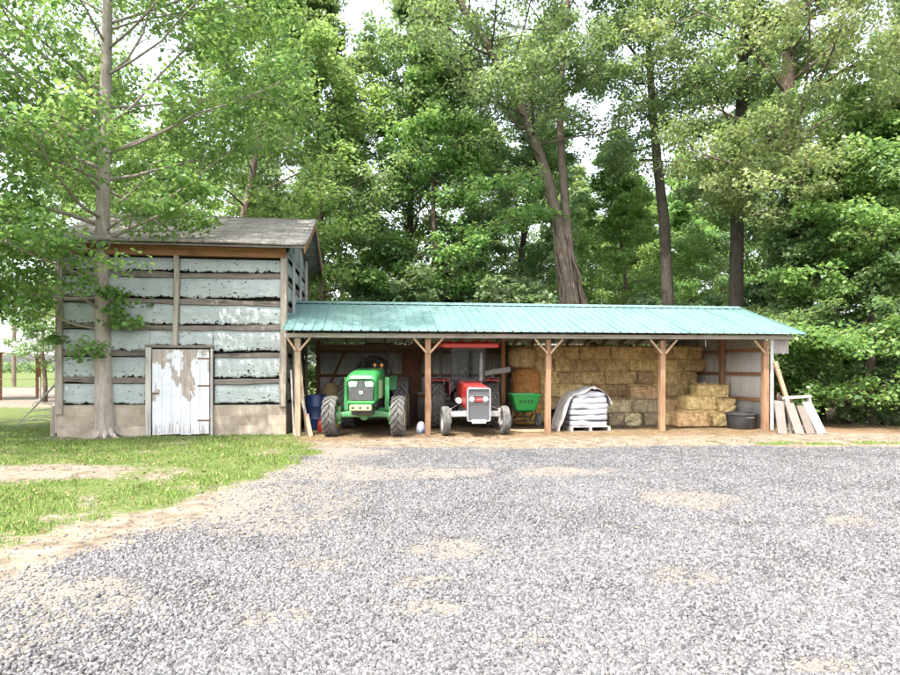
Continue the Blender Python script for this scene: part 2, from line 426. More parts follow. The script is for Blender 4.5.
# ------------------------------------------------------------------ shared materials
M_log = wood('weathered_log', (0.158, 0.134, 0.114), (0.041, 0.032, 0.026), 'x', bump=.9)
M_logz = wood('weathered_post', (0.302, 0.265, 0.218), (0.126, 0.101, 0.080), 'z', bump=.8)
M_brown = wood('brown_beam', (.25, .125, .062), (.10, .05, .028), 'x', bump=.5)
M_brownz = wood('brown_beam_upright', (.27, .135, .07), (.11, .055, .03), 'z', bump=.5)
M_post = wood('shed_post', (.285, .17, .10), (.14, .075, .043), 'z', bump=.4)
M_pale = wood('pale_timber', (.37, .26, .165), (.22, .145, .085), 'x', bump=.35)
M_palez = wood('pale_timber_upright', (.33, .25, .17), (.19, .135, .09), 'z', bump=.35)
M_rafter = wood('rafter', (.36, .25, .16), (.17, .11, .07), 'y', bump=.35)
M_grayz = wood('grey_board', (0.386, 0.361, 0.328), (0.210, 0.189, 0.168), 'z', bump=.4)
M_grayx = wood('grey_board_flat', (0.420, 0.395, 0.361), (0.227, 0.206, 0.185), 'x', bump=.4)
M_black = mat('black_paint', (.018, .018, .018), .45, c2=(.03, .028, .026))
M_rubber = mat('tyre_rubber', (.06, .058, .055), .85, c2=(.13, .12, .105), scale=7, bump=.2, spec=.2)
M_rubgrey = mat('grey_tyre_rubber', (0.168, 0.164, 0.155), .9, c2=(0.084, 0.081, 0.077), scale=9, bump=.2, spec=.2)  # grey rubber; on the green tractor's front tyres it carries painted sunlight
M_rubpale = mat('sunlit_lug_rubber', (0.151, 0.145, 0.133), .9, c2=(0.073, 0.068, 0.060), scale=6, bump=.2, spec=.2)  # paler grey lugs, sunlight on the front tread put into the colour
M_iron = mat('dark_iron', (.05, .047, .045), .6, c2=(.09, .075, .06), metal=.3, bump=.15)
M_void = mat('dark_interior', (.02, .017, .014), .9)
M_chrome = mat('silver_trim', (0.521, 0.521, 0.521), .35, c2=(0.378, 0.378, 0.378), metal=.7)
M_silver = mat('silver_paint', (0.487, 0.479, 0.454), .5, c2=(0.336, 0.319, 0.294), metal=.2)
M_lens = mat('headlight_lens', (0.386, 0.403, 0.403), .12, c2=(0.277, 0.294, 0.302), scale=18, spec=.7)
M_rust = mat('rusty_steel', (.20, .09, .045), .85, c2=(.10, .05, .03), bump=.3)

def barn():
    z_of = [1.32, 1.96, 2.62, 3.26, 3.90]
    root = thing('log_barn', 'old log barn with torn pale green siding, grey roof and a peeling white door', 'barn', W(-.35, .55), TH)
    L = -5.31; D = 5.4; top = 4.62
    X = lambda px: U(px, .55)+.35
    # block foundation
    m, n, l, b, o = nt('concrete_block')
    tc = n.new('ShaderNodeTexCoord'); sp = n.new('ShaderNodeSeparateXYZ'); cb = n.new('ShaderNodeCombineXYZ')
    l.new(tc.outputs['Object'], sp.inputs[0]); l.new(mathn(n, l, 'ADD', sp.outputs[0], sp.outputs[1]), cb.inputs[0]); l.new(sp.outputs[2], cb.inputs[1])
    bt = n.new('ShaderNodeTexBrick'); l.new(cb.outputs[0], bt.inputs['Vector'])
    bt.inputs['Scale'].default_value = 1; bt.inputs['Brick Width'].default_value = .46; bt.inputs['Row Height'].default_value = .245
    bt.inputs['Mortar Size'].default_value = .009; bt.inputs['Color1'].default_value = rgba((0.454, 0.386, 0.302)); bt.inputs['Color2'].default_value = rgba((0.311, 0.256, 0.197))
    bt.inputs['Mortar'].default_value = rgba((0.336, 0.302, 0.260)); bt.inputs['Bias'].default_value = .1
    st = ramp(n, l, noise(n, l, cb.outputs[0], 2.6, 7, .7), [(.3, (.45, .38, .32)), (.6, (1., 1., 1.))])
    mu = n.new('ShaderNodeMix'); mu.data_type = 'RGBA'; mu.blend_type = 'MULTIPLY'; mu.inputs[0].default_value = .7
    l.new(bt.outputs['Color'], mu.inputs[6]); l.new(st, mu.inputs[7]); l.new(mu.outputs[2], b.inputs['Base Color'])
    b.inputs['Roughness'].default_value = .95
    hh = mathn(n, l, 'ADD', mathn(n, l, 'MULTIPLY', bt.outputs['Fac'], -.8), mathn(n, l, 'MULTIPLY', noise(n, l, cb.outputs[0], 45), .5))
    bumpn(n, l, hh, .7, .012, b)
    f = MB()
    f.box(L, X(147)+.02, -.02, .2, -.2, .76); f.box(X(214)-.02, 0, -.02, .2, -.2, .74); f.box(-.2, -.002, .2, D, -.2, .74); f.box(L, L+.2, .2, D, -.2, .74)
    f.box(X(147), X(214), .02, .18, -.2, .05)
    f.build('foundation', m, root)
    # dark log core behind the siding
    w = MB(); w.box(L+.05, -.05, .10, .24, .74, top-.06); w.box(-.24, -.10, .24, D, .70, top-.06)
    w.box(L+.10, L+.24, .24, D, .70, top-.06); w.box(L+.24, -.24, D-.2, D-.06, .1, top)
    w.prismx([(.05, top-.06), (D-.05, top-.06), (D/2, 5.72)], -.20, -.12); w.prismx([(.05, top-.06), (D-.05, top-.06), (D/2, 5.72)], L+.12, L+.20)
    w.build('log_core', M_void, root)
    # siding: mineral-felt sheets with torn hems and black nail tears
    m, n, l, b, o = nt('torn_siding_sheet')
    v = coords(n, l)
    c = ramp(n, l, noise(n, l, coords(n, l, (1, 1, .35)), 3.5, 6, .65), [(.3, (.285, .320, .303)), (.7, (.395, .424, .405))])
    fine = noise(n, l, v, 140, 2)
    c2 = mixc(n, l, mathn(n, l, 'MULTIPLY', fine, .35), c, (.25, .28, .265))
    sp = n.new('ShaderNodeSeparateXYZ'); l.new(v, sp.inputs[0])
    zz = mathn(n, l, 'MULTIPLY', mathn(n, l, 'SUBTRACT', sp.outputs[2], 1.32-.0), 1/.645)
    fr_ = mathn(n, l, 'FRACT', zz)
    near = ramp(n, l, fr_, [(.0, 1.), (.14, 1.), (.24, .55), (.40, .36), (.86, .30), (1., .7)])
    spots = noise(n, l, coords(n, l, (1, 1, 1.5)), 15, 3, .55)
    big = noise(n, l, coords(n, l), 1.9, 2)
    th = mathn(n, l, 'ADD', spots, mathn(n, l, 'MULTIPLY', near, .18))
    th = mathn(n, l, 'ADD', th, mathn(n, l, 'MULTIPLY', big, .16))
    hole = ramp(n, l, th, [(.80, 0.), (.815, 1.)])
    l.new(mixc(n, l, hole, c2, (.022, .02, .018)), b.inputs['Base Color']); b.inputs['Roughness'].default_value = .9
    b.inputs['Specular IOR Level'].default_value = .2
    bumpn(n, l, mathn(n, l, 'ADD', mathn(n, l, 'MULTIPLY', noise(n, l, coords(n, l, (1, 1, 4)), 2.2, 3), 1.), mathn(n, l, 'MULTIPLY', hole, -.4)), .6, .06, b)
    def sheet(x0, x1, z0, z1, seed, side=False):
        r = np.random.default_rng(seed); k = max(6, int(abs(x1-x0)/.035))
        xs = np.linspace(x0, x1, k); hem = np.zeros(k); q = 0
        hem = .10*(fbm(xs*6+seed, xs*0+seed)-.40)+.07*(r.random(k) > .84)*r.random(k)
        tilt = (r.random()-.5)*.02
        mb = MB(); vs = []
        for i, x in enumerate(xs):
            zb = z0+hem[i]; bulge = .012*sin(x*3+seed)
            for t in (0, .12, .5, 1):
                z = zb+(z1-zb)*t; y = -.010-.022*(1-t)*(1-t)-bulge*4*t*(1-t)-.004*r.random()
                vs.append((x, y, z+tilt*(i/k)) if not side else (.012-y, x, z))
        fs = [(4*i+j, 4*i+4+j, 4*i+5+j, 4*i+1+j) for i in range(k-1) for j in range(3)]
        mb.add(vs, fs); o = mb.build('siding_sheet', m, root, smooth='all')
        s = o.modifiers.new('so', 'SOLIDIFY'); s.thickness = .005
    bands = [.77]+z_of+[4.36]
    xm = X(177)
    for i in range(6):
        z0, z1 = bands[i]+(.095 if i else .01), bands[i+1]-.05
        if i < 2:
            sheet(L+.12, X(147)-.02, z0, z1, 10+i); sheet(X(214)+.02, -.12, z0, z1, 20+i)
        elif i == 2:
            sheet(L+.12, X(150), z0, z1, 12); sheet(X(214)-.02, -.12, z0, z1, 22); sheet(X(150), X(214)-.02, 2.2, z1, 31)
        else:
            sheet(L+.12, xm-.06, z0, z1, 10+i); sheet(xm+.06, -.12, z0, z1, 20+i)
        sheet(.10, D-.1, bands[i]+.06, bands[i+1]-.05, 40+i, side=True)
    # hewn logs
    def hewn(x0, x1, z, h, seed, y=(-.065, .10), dz=0., side=False):
        r = np.random.default_rng(seed); k = max(4, int(abs(x1-x0)/.12)); rings = []
        for i in range(k+1):
            t = i/k; x = x0+(x1-x0)*t; zz = z+dz*t+.025*(vn(x*1.4+seed, seed*.7)-.5)
            hh = h*(.75+.5*vn(x*2+seed*3, 4.)); d = .03*vn(x*1.8, seed*1.3)
            ring = [(y[0]+d, zz-hh*.42), (y[0]+d+.03, zz-hh*.5), (y[1], zz-hh*.5), (y[1], zz+hh*.5), (y[0]+d+.035, zz+hh*.5), (y[0]+d, zz+hh*.22)]
            rings.append([(x, a, c) if not side else (-a+.005, x, c) for a, c in ring])
        mb = MB(); mb.loft(rings); mb.build('log', M_log, root, smooth=True)
    for i, z in enumerate(z_of):
        if z < 2.1:
            hewn(L+.1, X(147)-.01, z+.06, .145, 50+i, dz=-.03); hewn(X(214)+.01, -.1 if i else -.1, z-.01, .135, 60+i, dz=.02)
        else:
            hewn(L+.1, xm-.05, z+.05, .14, 50+i, dz=-.05); hewn(xm+.05, -.1, z, .145, 60+i, dz=-.03 if i % 2 else .02)
        hewn(.1, D-.1, z-.12, .16, 80+i, side=True)
    mb = MB(); mb.bar((L-.05, -.04, 4.485), (.02, -.04, 4.485), .20, .23); mb.build('eave_beam', M_brown, root, bevel=.012)
    def pole(x, y, z0, z1, wdt, dpt, mm, seed):
        rings = []; r = np.random.default_rng(seed)
        for i in range(13):
            z = z0+(z1-z0)*i/12; ww = wdt*(.9+.25*vn(z*1.5, seed)); ox = .03*(vn(z*.9, seed+3.)-.5)
            rings.append([(x+ox-ww/2, y, z), (x+ox-ww*.38, y-dpt, z), (x+ox+ww*.38, y-dpt, z), (x+ox+ww/2, y, z)])
        MB().loft(rings).build('corner_post', mm, root, smooth=True)
    pole(L+.06, .06, .55, 4.5, .17, .14, M_logz, 1); pole(L-.03, .14, .1, 4.4, .09, .13, M_logz, 7); pole(-.06, .08, .70, 4.5, .19, .17, M_logz, 2)
    mb = MB(); rings = []
    for i in range(10):
        z = 2.16+(4.5-2.16)*i/9; ox = .02*sin(z*2.1)
        rings.append([(xm+ox-.065, -.06, z), (xm+ox-.05, -.125, z), (xm+ox+.05, -.125, z), (xm+ox+.065, -.06, z)])
    mb.loft(rings).build('middle_post', M_logz, root, smooth=True)
    for y in (.75, 2.4, 4.1): MB().bar((.10, y, .8), (.10, y+.05, 5.0), .07, .07, (1,0,0)).build('side_pole', M_grayz, root, bevel=.01)
    # gable sheets above the eave line
    mb = MB(); mb.prismx([(.08, top-.15), (D-.08, top-.15), (D/2, 5.70)], .0, .012); mb.build('gable_sheet', m, root)
    # roof
    m2, n, l, b, o = nt('weathered_shingle_roof')
    v = coords(n, l)
    bt = n.new('ShaderNodeTexBrick'); l.new(v, bt.inputs['Vector']); bt.inputs['Scale'].default_value = 1
    bt.inputs['Brick Width'].default_value = .55; bt.inputs['Row Height'].default_value = .42; bt.inputs['Mortar Size'].default_value = .012
    bt.inputs['Color1'].default_value = rgba((0.344, 0.323, 0.301)); bt.inputs['Color2'].default_value = rgba((0.258, 0.241, 0.224)); bt.inputs['Mortar'].default_value = rgba((0.163, 0.150, 0.138)); bt.inputs['Mortar Smooth'].default_value = .5; bt.offset = .37; bt.squash = .8; bt.squash_frequency = 3
    stn = ramp(n, l, noise(n, l, coords(n, l, (1, 2.5, 1)), 2.1, 8, .72), [(.34, (.42, .38, .35)), (.5, (.9, .87, .84)), (.66, (1.35, 1.32, 1.28))])
    mu = n.new('ShaderNodeMix'); mu.data_type = 'RGBA'; mu.blend_type = 'MULTIPLY'; mu.inputs[0].default_value = .85
    l.new(bt.outputs['Color'], mu.inputs[6]); l.new(stn, mu.inputs[7]); l.new(mu.outputs[2], b.inputs['Base Color']); b.inputs['Roughness'].default_value = .9
    bumpn(n, l, mathn(n, l, 'ADD', mathn(n, l, 'MULTIPLY', bt.outputs['Fac'], -1.), noise(n, l, v, 18, 5)), .7, .03, b)
    zr, zf = 5.92, 4.60; yf = -.55; yr = D/2; x0, x1 = L-.12, .52
    for nm, ya, yb in (('roof', yf, yr), ('roof', D+.55, yr)):
        rows = 9; cols = 24; vs = []; fs = []
        for i in range(rows+1):
            t = i/rows
            for j in range(cols+1):
                x = x0+(x1-x0)*j/cols
                vs.append((x, ya+(yb-ya)*t, zf+(zr-zf)*t-.05*sin(pi*t)*(.6+.4*sin(x))+.03*(vn(x*1.6, t*4.)-.5)))
        for i in range(rows):
            for j in range(cols): a = i*(cols+1)+j; fs.append((a, a+1, a+cols+2, a+cols+1))
        o = MB().add(vs, fs).build(nm, m2, root, smooth='all'); s = o.modifiers.new('so', 'SOLIDIFY'); s.thickness = .06; s.offset = 1
    for ya in (yf+.03, D+.52):
        for xr in (x1-.02, x0+.02):
            MB().bar((xr, ya, zf-.10), (xr, yr+(.02 if ya < 0 else -.02), zr-.10), .035, .17).build('rake_board', M_brownz, root, bevel=.006)
    MB().bar((x0+.04, yf+.05, zf-.035), (x1-.04, yf+.05, zf-.035), .03, .05).build('fascia', M_log, root, bevel=.006)
    mb = MB()
    for i in range(11): x = L+.1+i*.52; mb.bar((x, .12, zf+.16), (x, yr, zr-.13), .05, .10)
    mb.build('rafters', M_brown, root)
    mb = MB(); mb.prismx([(yr-.16, zr-.02), (yr, zr+.075), (yr+.16, zr-.02), (yr, zr+.03)], X(112), .1); mb.build('ridge_cap', mat('dark_ridge', (.07, .06, .055), .8, c2=(.12, .10, .09)), root)
    # door
    m3, n, l, b, o = nt('peeling_white_paint')
    v = coords(n, l); sp = n.new('ShaderNodeSeparateXYZ'); l.new(v, sp.inputs[0])
    a = noise(n, l, coords(n, l, (1.9, 1, .95)), 1.25, 8, .62)
    hi = ramp(n, l, mathn(n, l, 'MULTIPLY', sp.outputs[2], .46), [(.50, 0.), (.93, 1.)])
    lo = ramp(n, l, mathn(n, l, 'MULTIPLY', sp.outputs[2], 1.0), [(.10, 1.), (.60, 0.)])
    scr = noise(n, l, coords(n, l, (16, 1, 1.3)), 2.0, 6, .7)
    k = mathn(n, l, 'ADD', a, mathn(n, l, 'MULTIPLY', hi, .145))
    k = ramp(n, l, k, [(.595, 0.), (.61, 1.)])
    k2 = mathn(n, l, 'ADD', scr, mathn(n, l, 'MULTIPLY', lo, .22)); k2 = ramp(n, l, k2, [(.655, 0.), (.72, .8)])
    sm = noise(n, l, coords(n, l, (5, 1, 2.2)), 3.4, 4, .6); k3 = ramp(n, l, sm, [(.70, 0.), (.72, .9)])
    kk = mathn(n, l, 'MAXIMUM', mathn(n, l, 'MAXIMUM', k, k2), k3)
    bare = ramp(n, l, noise(n, l, coords(n, l, (9, 1, .8)), 2.4, 6), [(.3, (0.227, 0.185, 0.151)), (.7, (0.395, 0.336, 0.294))])
    wh = ramp(n, l, noise(n, l, v, 5, 4), [(.3, (0.504, 0.512, 0.550)), (.7, (0.605, 0.613, 0.651))])
    l.new(mixc(n, l, kk, wh, bare), b.inputs['Base Color']); b.inputs['Roughness'].default_value = .7
    bumpn(n, l, mathn(n, l, 'SUBTRACT', mathn(n, l, 'MULTIPLY', scr, .3), kk), .5, .006, b)
    xa, xb = X(147), X(214)
    d = MB()
    nb = 6
    for i in range(nb):
        w0 = xa+.16+(xb-xa-.24)*i/nb; w1 = xa+.16+(xb-xa-.24)*(i+1)/nb-.004
        d.box(w0, w1, -.12, -.085, .03+.03*((i*7) % 3)/3, 2.10)
    door = d.build('door', m3, root, bevel=.003)
    h = MB()
    for z in (.36, 1.20, 1.86): h = MB(); h.box(xb-.36, xb-.06, -.129, -.121, z, z+.035); h.tube([(xb-.055, -.128, z-.02), (xb-.055, -.128, z+.06)], .012, 6); h.build('hinge', M_rust, door)
    MB().box(xa+.17, xa+.30, -.145, -.121, 1.02, 1.06).build('latch', M_rust, door)
    for q, (p0_, p1_, ww) in enumerate((((xa+.065, -.10, .0), (xa+.075, -.10, 2.14), .13), ((xb-.03, -.09, .0), (xb-.03, -.09, 2.12), .055))):
        MB().bar(p0_, p1_, ww, .09, (0,1,0)).build('door_jamb', M_grayz, root, bevel=.01)
    MB().bar((xa, -.09, 2.175), (xb+.02, -.09, 2.165), .09, .07).build('door_lintel', M_log, root, bevel=.008)
barn()

# ------------------------------------------------------------------ open shed
ZE, ZR, VE, VR, VB = 2.53, 3.50, -.45, 2.6, 5.2
PU = [0., 3.14, 6.18, 9.21, 12.07]
U0, U1 = -.335, 12.9
M_under = mat('pale_roof_underside', (.62, .61, .58), .6, c2=(.50, .47, .43), scale=3)
UNDER = 1
def shed():
    root = thing('open_shed', 'long open fronted pole shed with a teal ribbed metal roof', 'shed', W(0, 0), TH)
    sl = (ZR-ZE)/(VR-VE)
    def roofz(v): return ZE+(v-VE)*sl if v < VR else ZR-(v-VR)*sl
    # ribbed roof panels
    m, n, l, b, o = nt('teal_roof_metal')
    v = coords(n, l)
    c = ramp(n, l, noise(n, l, coords(n, l, (1, .4, 1)), 1.6, 6, .6), [(.3, (.122, .225, .212)), (.7, (.172, .278, .266))])
    str_ = noise(n, l, coords(n, l, (6, .5, 1)), 1.8, 6, .7)
    c = mixc(n, l, ramp(n, l, str_, [(.56, 0.), (.75, .45)]), c, (.25, .315, .305))
    c = mixc(n, l, ramp(n, l, noise(n, l, v, 9, 5, .7), [(.66, 0.), (.74, .55)]), c, (.13, .13, .09))
    l.new(c, b.inputs['Base Color']); b.inputs['Roughness'].default_value = .38; b.inputs['Metallic'].default_value = .12
    bumpn(n, l, noise(n, l, v, 3.5, 3), .12, .02, b)
    def ribprof():
        xs = []; p = .2286; x = U0; k = 0
        while x < U1-.02:
            big = (k % 4 == 0) and 1
            h = .034 if big else .024; w_ = .034 if big else .026
            xs += [(x, 0), (x+.006, h), (x+w_, h), (x+w_+.006, 0)]
            x += p; k += 1
        xs.append((U1, 0)); return xs
    pr = ribprof()
    for va, vb in ((VE, VR), (VB+.5, VR)):
        rows = 6; vs = []; fs = []; nn = len(pr)
        for i in range(rows+1):
            vv = va+(vb-va)*i/rows
            for (x, h) in pr: vs.append((x, vv, roofz(vv)+h+.012*(vn(x*.8, vv*1.1)-.5)*(1 if 0 < i < rows else .3)))
        for i in range(rows):
            for j in range(nn-1): a = i*nn+j; fs.append((a, a+1, a+nn+1, a+nn))
        o = MB().add(vs, fs).build('roof_panel', m, root); o.data.materials.append(M_under); s = o.modifiers.new('so', 'SOLIDIFY'); s.thickness = .003; s.offset = -1; s.material_offset = UNDER
    mb = MB(); k = .34*sl
    mb.add([(x, vv, zz) for x in (U0-.01, U1+.02) for vv, zz in ((VR-.24, ZR-.24*sl+.036), (VR, ZR+.045), (VR+.24, ZR-.24*sl+.036), (VR+.24, ZR-.24*sl+.030), (VR, ZR+.036), (VR-.24, ZR-.24*sl+.030))],
           [(0,1,7,6),(1,2,8,7),(2,3,9,8),(3,4,10,9),(4,5,11,10),(5,0,6,11),(0,5,4,3,2,1),(6,7,8,9,10,11)])
    mb.build('ridge_cap', m, root)
    # rake trim at the right end
    for va, vb in ((VE, VR), (VB+.5, VR)):
        MB().bar((U1-.0, va, roofz(va)-.02), (U1-.0, vb, roofz(vb)-.02), .03, .11).build('rake_trim', m, root)
    # front posts with braces
    for i, u in enumerate(PU):
        w_ = .135 if i != 4 else .15
        rings = []
        for q in range(10):
            z = -.1+(ZE-.17+.1)*q/9; ox = .012*(vn(z*1.1, i*3.3)-.5)
            rings.append([(u+ox-w_/2, -.07, z), (u+ox+w_/2, -.07, z), (u+ox+w_/2, .07, z), (u+ox-w_/2, .07, z)])
        MB().loft(rings).build('post', M_post if i else M_palez, root, bevel=.008)
        for s in (-1, 1):
            if i == 4 and s == 1: continue
            if i == 0: a, zb = s*.30, 2.06
            else: a, zb = s*.36, 2.02
            if i == 0 and s < 0: a = -.24
            MB().bar((u+s*.04, -.095, zb), (u+a, -.095, ZE-.155), .05, .045, (0,1,0)).build('brace', M_pale, root, bevel=.004)
        # inner and rear posts
    for u in (.08, 3.2, 6.2, 9.2, 12.07):
        MB().bar((u, VB-.12, -.1), (u, VB-.12, roofz(VB-.12)-.16), .13, .13, (0,1,0)).build('rear_post', M_post, root, bevel=.006)
    MB().bar((12.06, 2.05, -.1), (12.06, 2.05, roofz(2.05)-.13), .15, .15, (0,1,0)).build('side_post', M_post, root, bevel=.006)
    # header beams
    MB().bar((U0+.03, -.085, ZE-.10), (U1-.1, -.085, ZE-.075), .04, .105).build('header_beam', M_grayx, root, bevel=.004)
    MB().bar((.0, VB-.14, roofz(VB)-.32), (12.1, VB-.14, roofz(VB)-.32), .04, .14).build('header_beam', M_post, root, bevel=.004)
    MB().bar((U0+.03, VR, ZR-.19), (U1-.3, VR, ZR-.19), .04, .18).build('ridge_beam', M_rafter, root)
    for u in [U(503, VR)]: MB().bar((u, VR, .0), (u, VR, ZR-.28), .12, .12, (0,1,0)).build('inner_post', M_brownz, root, bevel=.006)
    n_r = 22
    for i in range(n_r):
        u = U0+.06+(U1-U0-.16)*i/(n_r-1)
        MB().bar((u, -.05, roofz(-.05)-.072), (u, VR-.02, ZR-.082), .045, .12).build('rafter', M_rafter, root)
        MB().bar((u, VB+.45, roofz(VB+.45)-.072), (u, VR+.02, ZR-.082), .045, .12).build('rafter', M_rafter, root)
    # corrugated walls
    mg, n, l, b, o = nt('galvanised_sheet')
    v = coords(n, l)
    c = ramp(n, l, noise(n, l, coords(n, l, (1.5, 1.5, .5)), 2.2, 7, .65), [(.3, (.48, .475, .46)), (.7, (.68, .675, .655))])
    c = mixc(n, l, ramp(n, l, noise(n, l, coords(n, l, (3, 3, .6)), 2.6, 6, .7), [(.58, 0.), (.75, .6)]), c, (.26, .16, .09))
    l.new(c, b.inputs['Base Color']); b.inputs['Roughness'].default_value = .5; b.inputs['Metallic'].default_value = .35
    def corr(a0, a1, fixed, z0, z1, name, axis, ztop=None):
        k = int((a1-a0)/.0133); vs = []; fs = []
        for i in range(k+1):
            a = a0+(a1-a0)*i/k; d = .010*sin(2*pi*a/.08)
            zt = z1 if ztop is None else ztop(a)
            for z in (z0, zt): vs.append((a, fixed+d, z) if axis == 'x' else (fixed+d, a, z))
        fs = [(2*i, 2*i+2, 2*i+3, 2*i+1) for i in range(k)]
        o = MB().add(vs, fs).build(name, mg, root, smooth='all'); s = o.modifiers.new('so', 'SOLIDIFY'); s.thickness = .002
    corr(.13, 12.15, VB-.03, .02, 2.43, 'back_wall', 'x')
    corr(.12, VB-.03, 12.16, .05, 2.4, 'side_wall', 'y', ztop=lambda a: min(roofz(a)-.05, 2.62))
    for z in (.75, 1.42, 2.2): MB().bar((.13, VB-.075, z), (12.1, VB-.075, z), .04, .10).build('girt', M_brown, root)
    for z in (.80, 1.5, 2.15): MB().bar((12.11, .1, z), (12.11, VB-.1, z), .05, .09).build('girt', M_brown, root)
    # rusty board panel on the back wall, white corner trim, grey gable board under the right eave
    ua, ub = U(402, VB-.18), U(422, VB-.18)
    MB().box(ua, ub, VB-.20, VB-.185, .9, 2.32).build('brown_panel', mat('brown_sheet', (.23, .105, .055), .8, c2=(.13, .06, .035), scale=2.2, bump=.2), root)
    for (za, zb, pa, pb) in ((.3, 2.2, 345, 318), (2.2, .9, 400, 425)):
        MB().bar((U(pa, VB-.14), VB-.155, zb), (U(pb, VB-.14), VB-.155, za), .03, .08).build('diagonal_brace', M_brown, root)
    MB().bar((12.24, -.04, .02), (12.24, -.04, ZE-.02), .085, .03, (0,1,0)).build('corner_trim', mat('white_trim', (.50, .50, .49), .6, c2=(.40, .39, .37), stretch=(1,1,.3), bump=.1), root)
    MB().bar((12.165, .06, 0.0), (12.165, .06, ZE-.16), .10, .03, (1,0,0)).build('corner_board', M_grayz, root)
    b_ = MB()
    for i in range(9): b_.box(12.28+i*.056, 12.332+i*.056, .05, .07, 2.02+.012*((i*5) % 3), ZE+.06)
    b_.build('gable_board', M_grayz, root)
    MB().tube([(U(704, -.06), -.13, 2.41), (U(704, -.06), -.14, 2.2)], .008, 6).build('hook', M_silver, root)
shed()

# ------------------------------------------------------------------ tractors
def tyre(R_, w, rr, lugs=0, ribs=0, lugh=.03, c=(0,0,0)):
    prof = [(rr, -w*.40), (rr+.02, -w*.47), (rr+(R_-rr)*.5, -w*.52), (R_*.955, -w*.47), (R_*.985, -w*.36)]
    if ribs:
        step = w*.72/ribs
        for i in range(ribs):
            x = -w*.36+i*step
            prof += [(R_-.016, x+step*.04), (R_, x+step*.16), (R_, x+step*.84), (R_-.016, x+step*.96)]
    else: prof += [(R_, -w*.15), (R_, w*.15)]
    prof += [(R_*.985, w*.36), (R_*.955, w*.47), (rr+(R_-rr)*.5, w*.52), (rr+.02, w*.47), (rr, w*.40)]
    mb = MB(); mb.lathe(prof, c, 'x', 44)
    lg = MB()
    for i in range(lugs):
        for s in (-1, 1):
            a0 = 2*pi*(i+(.5 if s > 0 else 0))/lugs; da = .62*w/R_; dw = 2*pi/lugs*.19; vs = []
            for rlo in (True, False):
                for (x, aa, dr) in ((-s*.02*w, 0, 0), (s*w*.30, da*.62, -.002), (s*w*.50, da, -.03)):
                    for sg in (-1, 1):
                        an = a0+aa+sg*dw*(1. if not rlo else 1.25)
                        r = (R_+dr-.012) if rlo else (R_+dr+lugh)
                        vs.append((c[0]+x, c[1]+r*cos(an), c[2]+r*sin(an)))
            lg.add(vs, [(6,7,9,8),(8,9,11,10),(0,2,8,6),(2,4,10,8),(1,7,9,3),(3,9,11,5),(0,6,7,1),(4,5,11,10)])
    return mb, lg
def rim(rr, w, m, parent, name, c=(0,0,0), dish=.3, side=1):
    mb = MB(); s = side
    mb.lathe([(rr, -w*.42), (rr*.96, -w*.36), (rr*.9, -w*.1), (rr*.88, s*w*dish*.4), (rr*.4, s*w*dish), (rr*.36, s*w*(dish+.12)), (rr*.12, s*w*(dish+.14)), (.001, s*w*(dish+.14))], c, 'x', 32)
    mb.lathe([(rr, w*.42), (rr*.96, w*.36), (rr*.9, w*.1), (rr*.88, s*w*dish*.4)], c, 'x', 32)
    for k in range(6):
        a = 2*pi*k/6; mb.lathe([(.016, 0), (.016, s*.02), (.001, s*.02)], (c[0]+s*w*(dish+.12), c[1]+rr*.25*cos(a), c[2]+rr*.25*sin(a)), 'x', 6)
    return mb.build(name, m, parent, smooth=True)
def arc_fender(x0, x1, c, R_, a0, a1, m, root, name, th=.02, n=12):
    rings = []
    for i in range(n+1):
        a = R(a0+(a1-a0)*i/n)
        rings.append([(x, c[0]+r*cos(a), c[1]+r*sin(a)) for x, r in ((x0, R_), (x1, R_), (x1, R_+th), (x0, R_+th))])
    return MB().loft(rings).build(name, m, root, smooth=True)

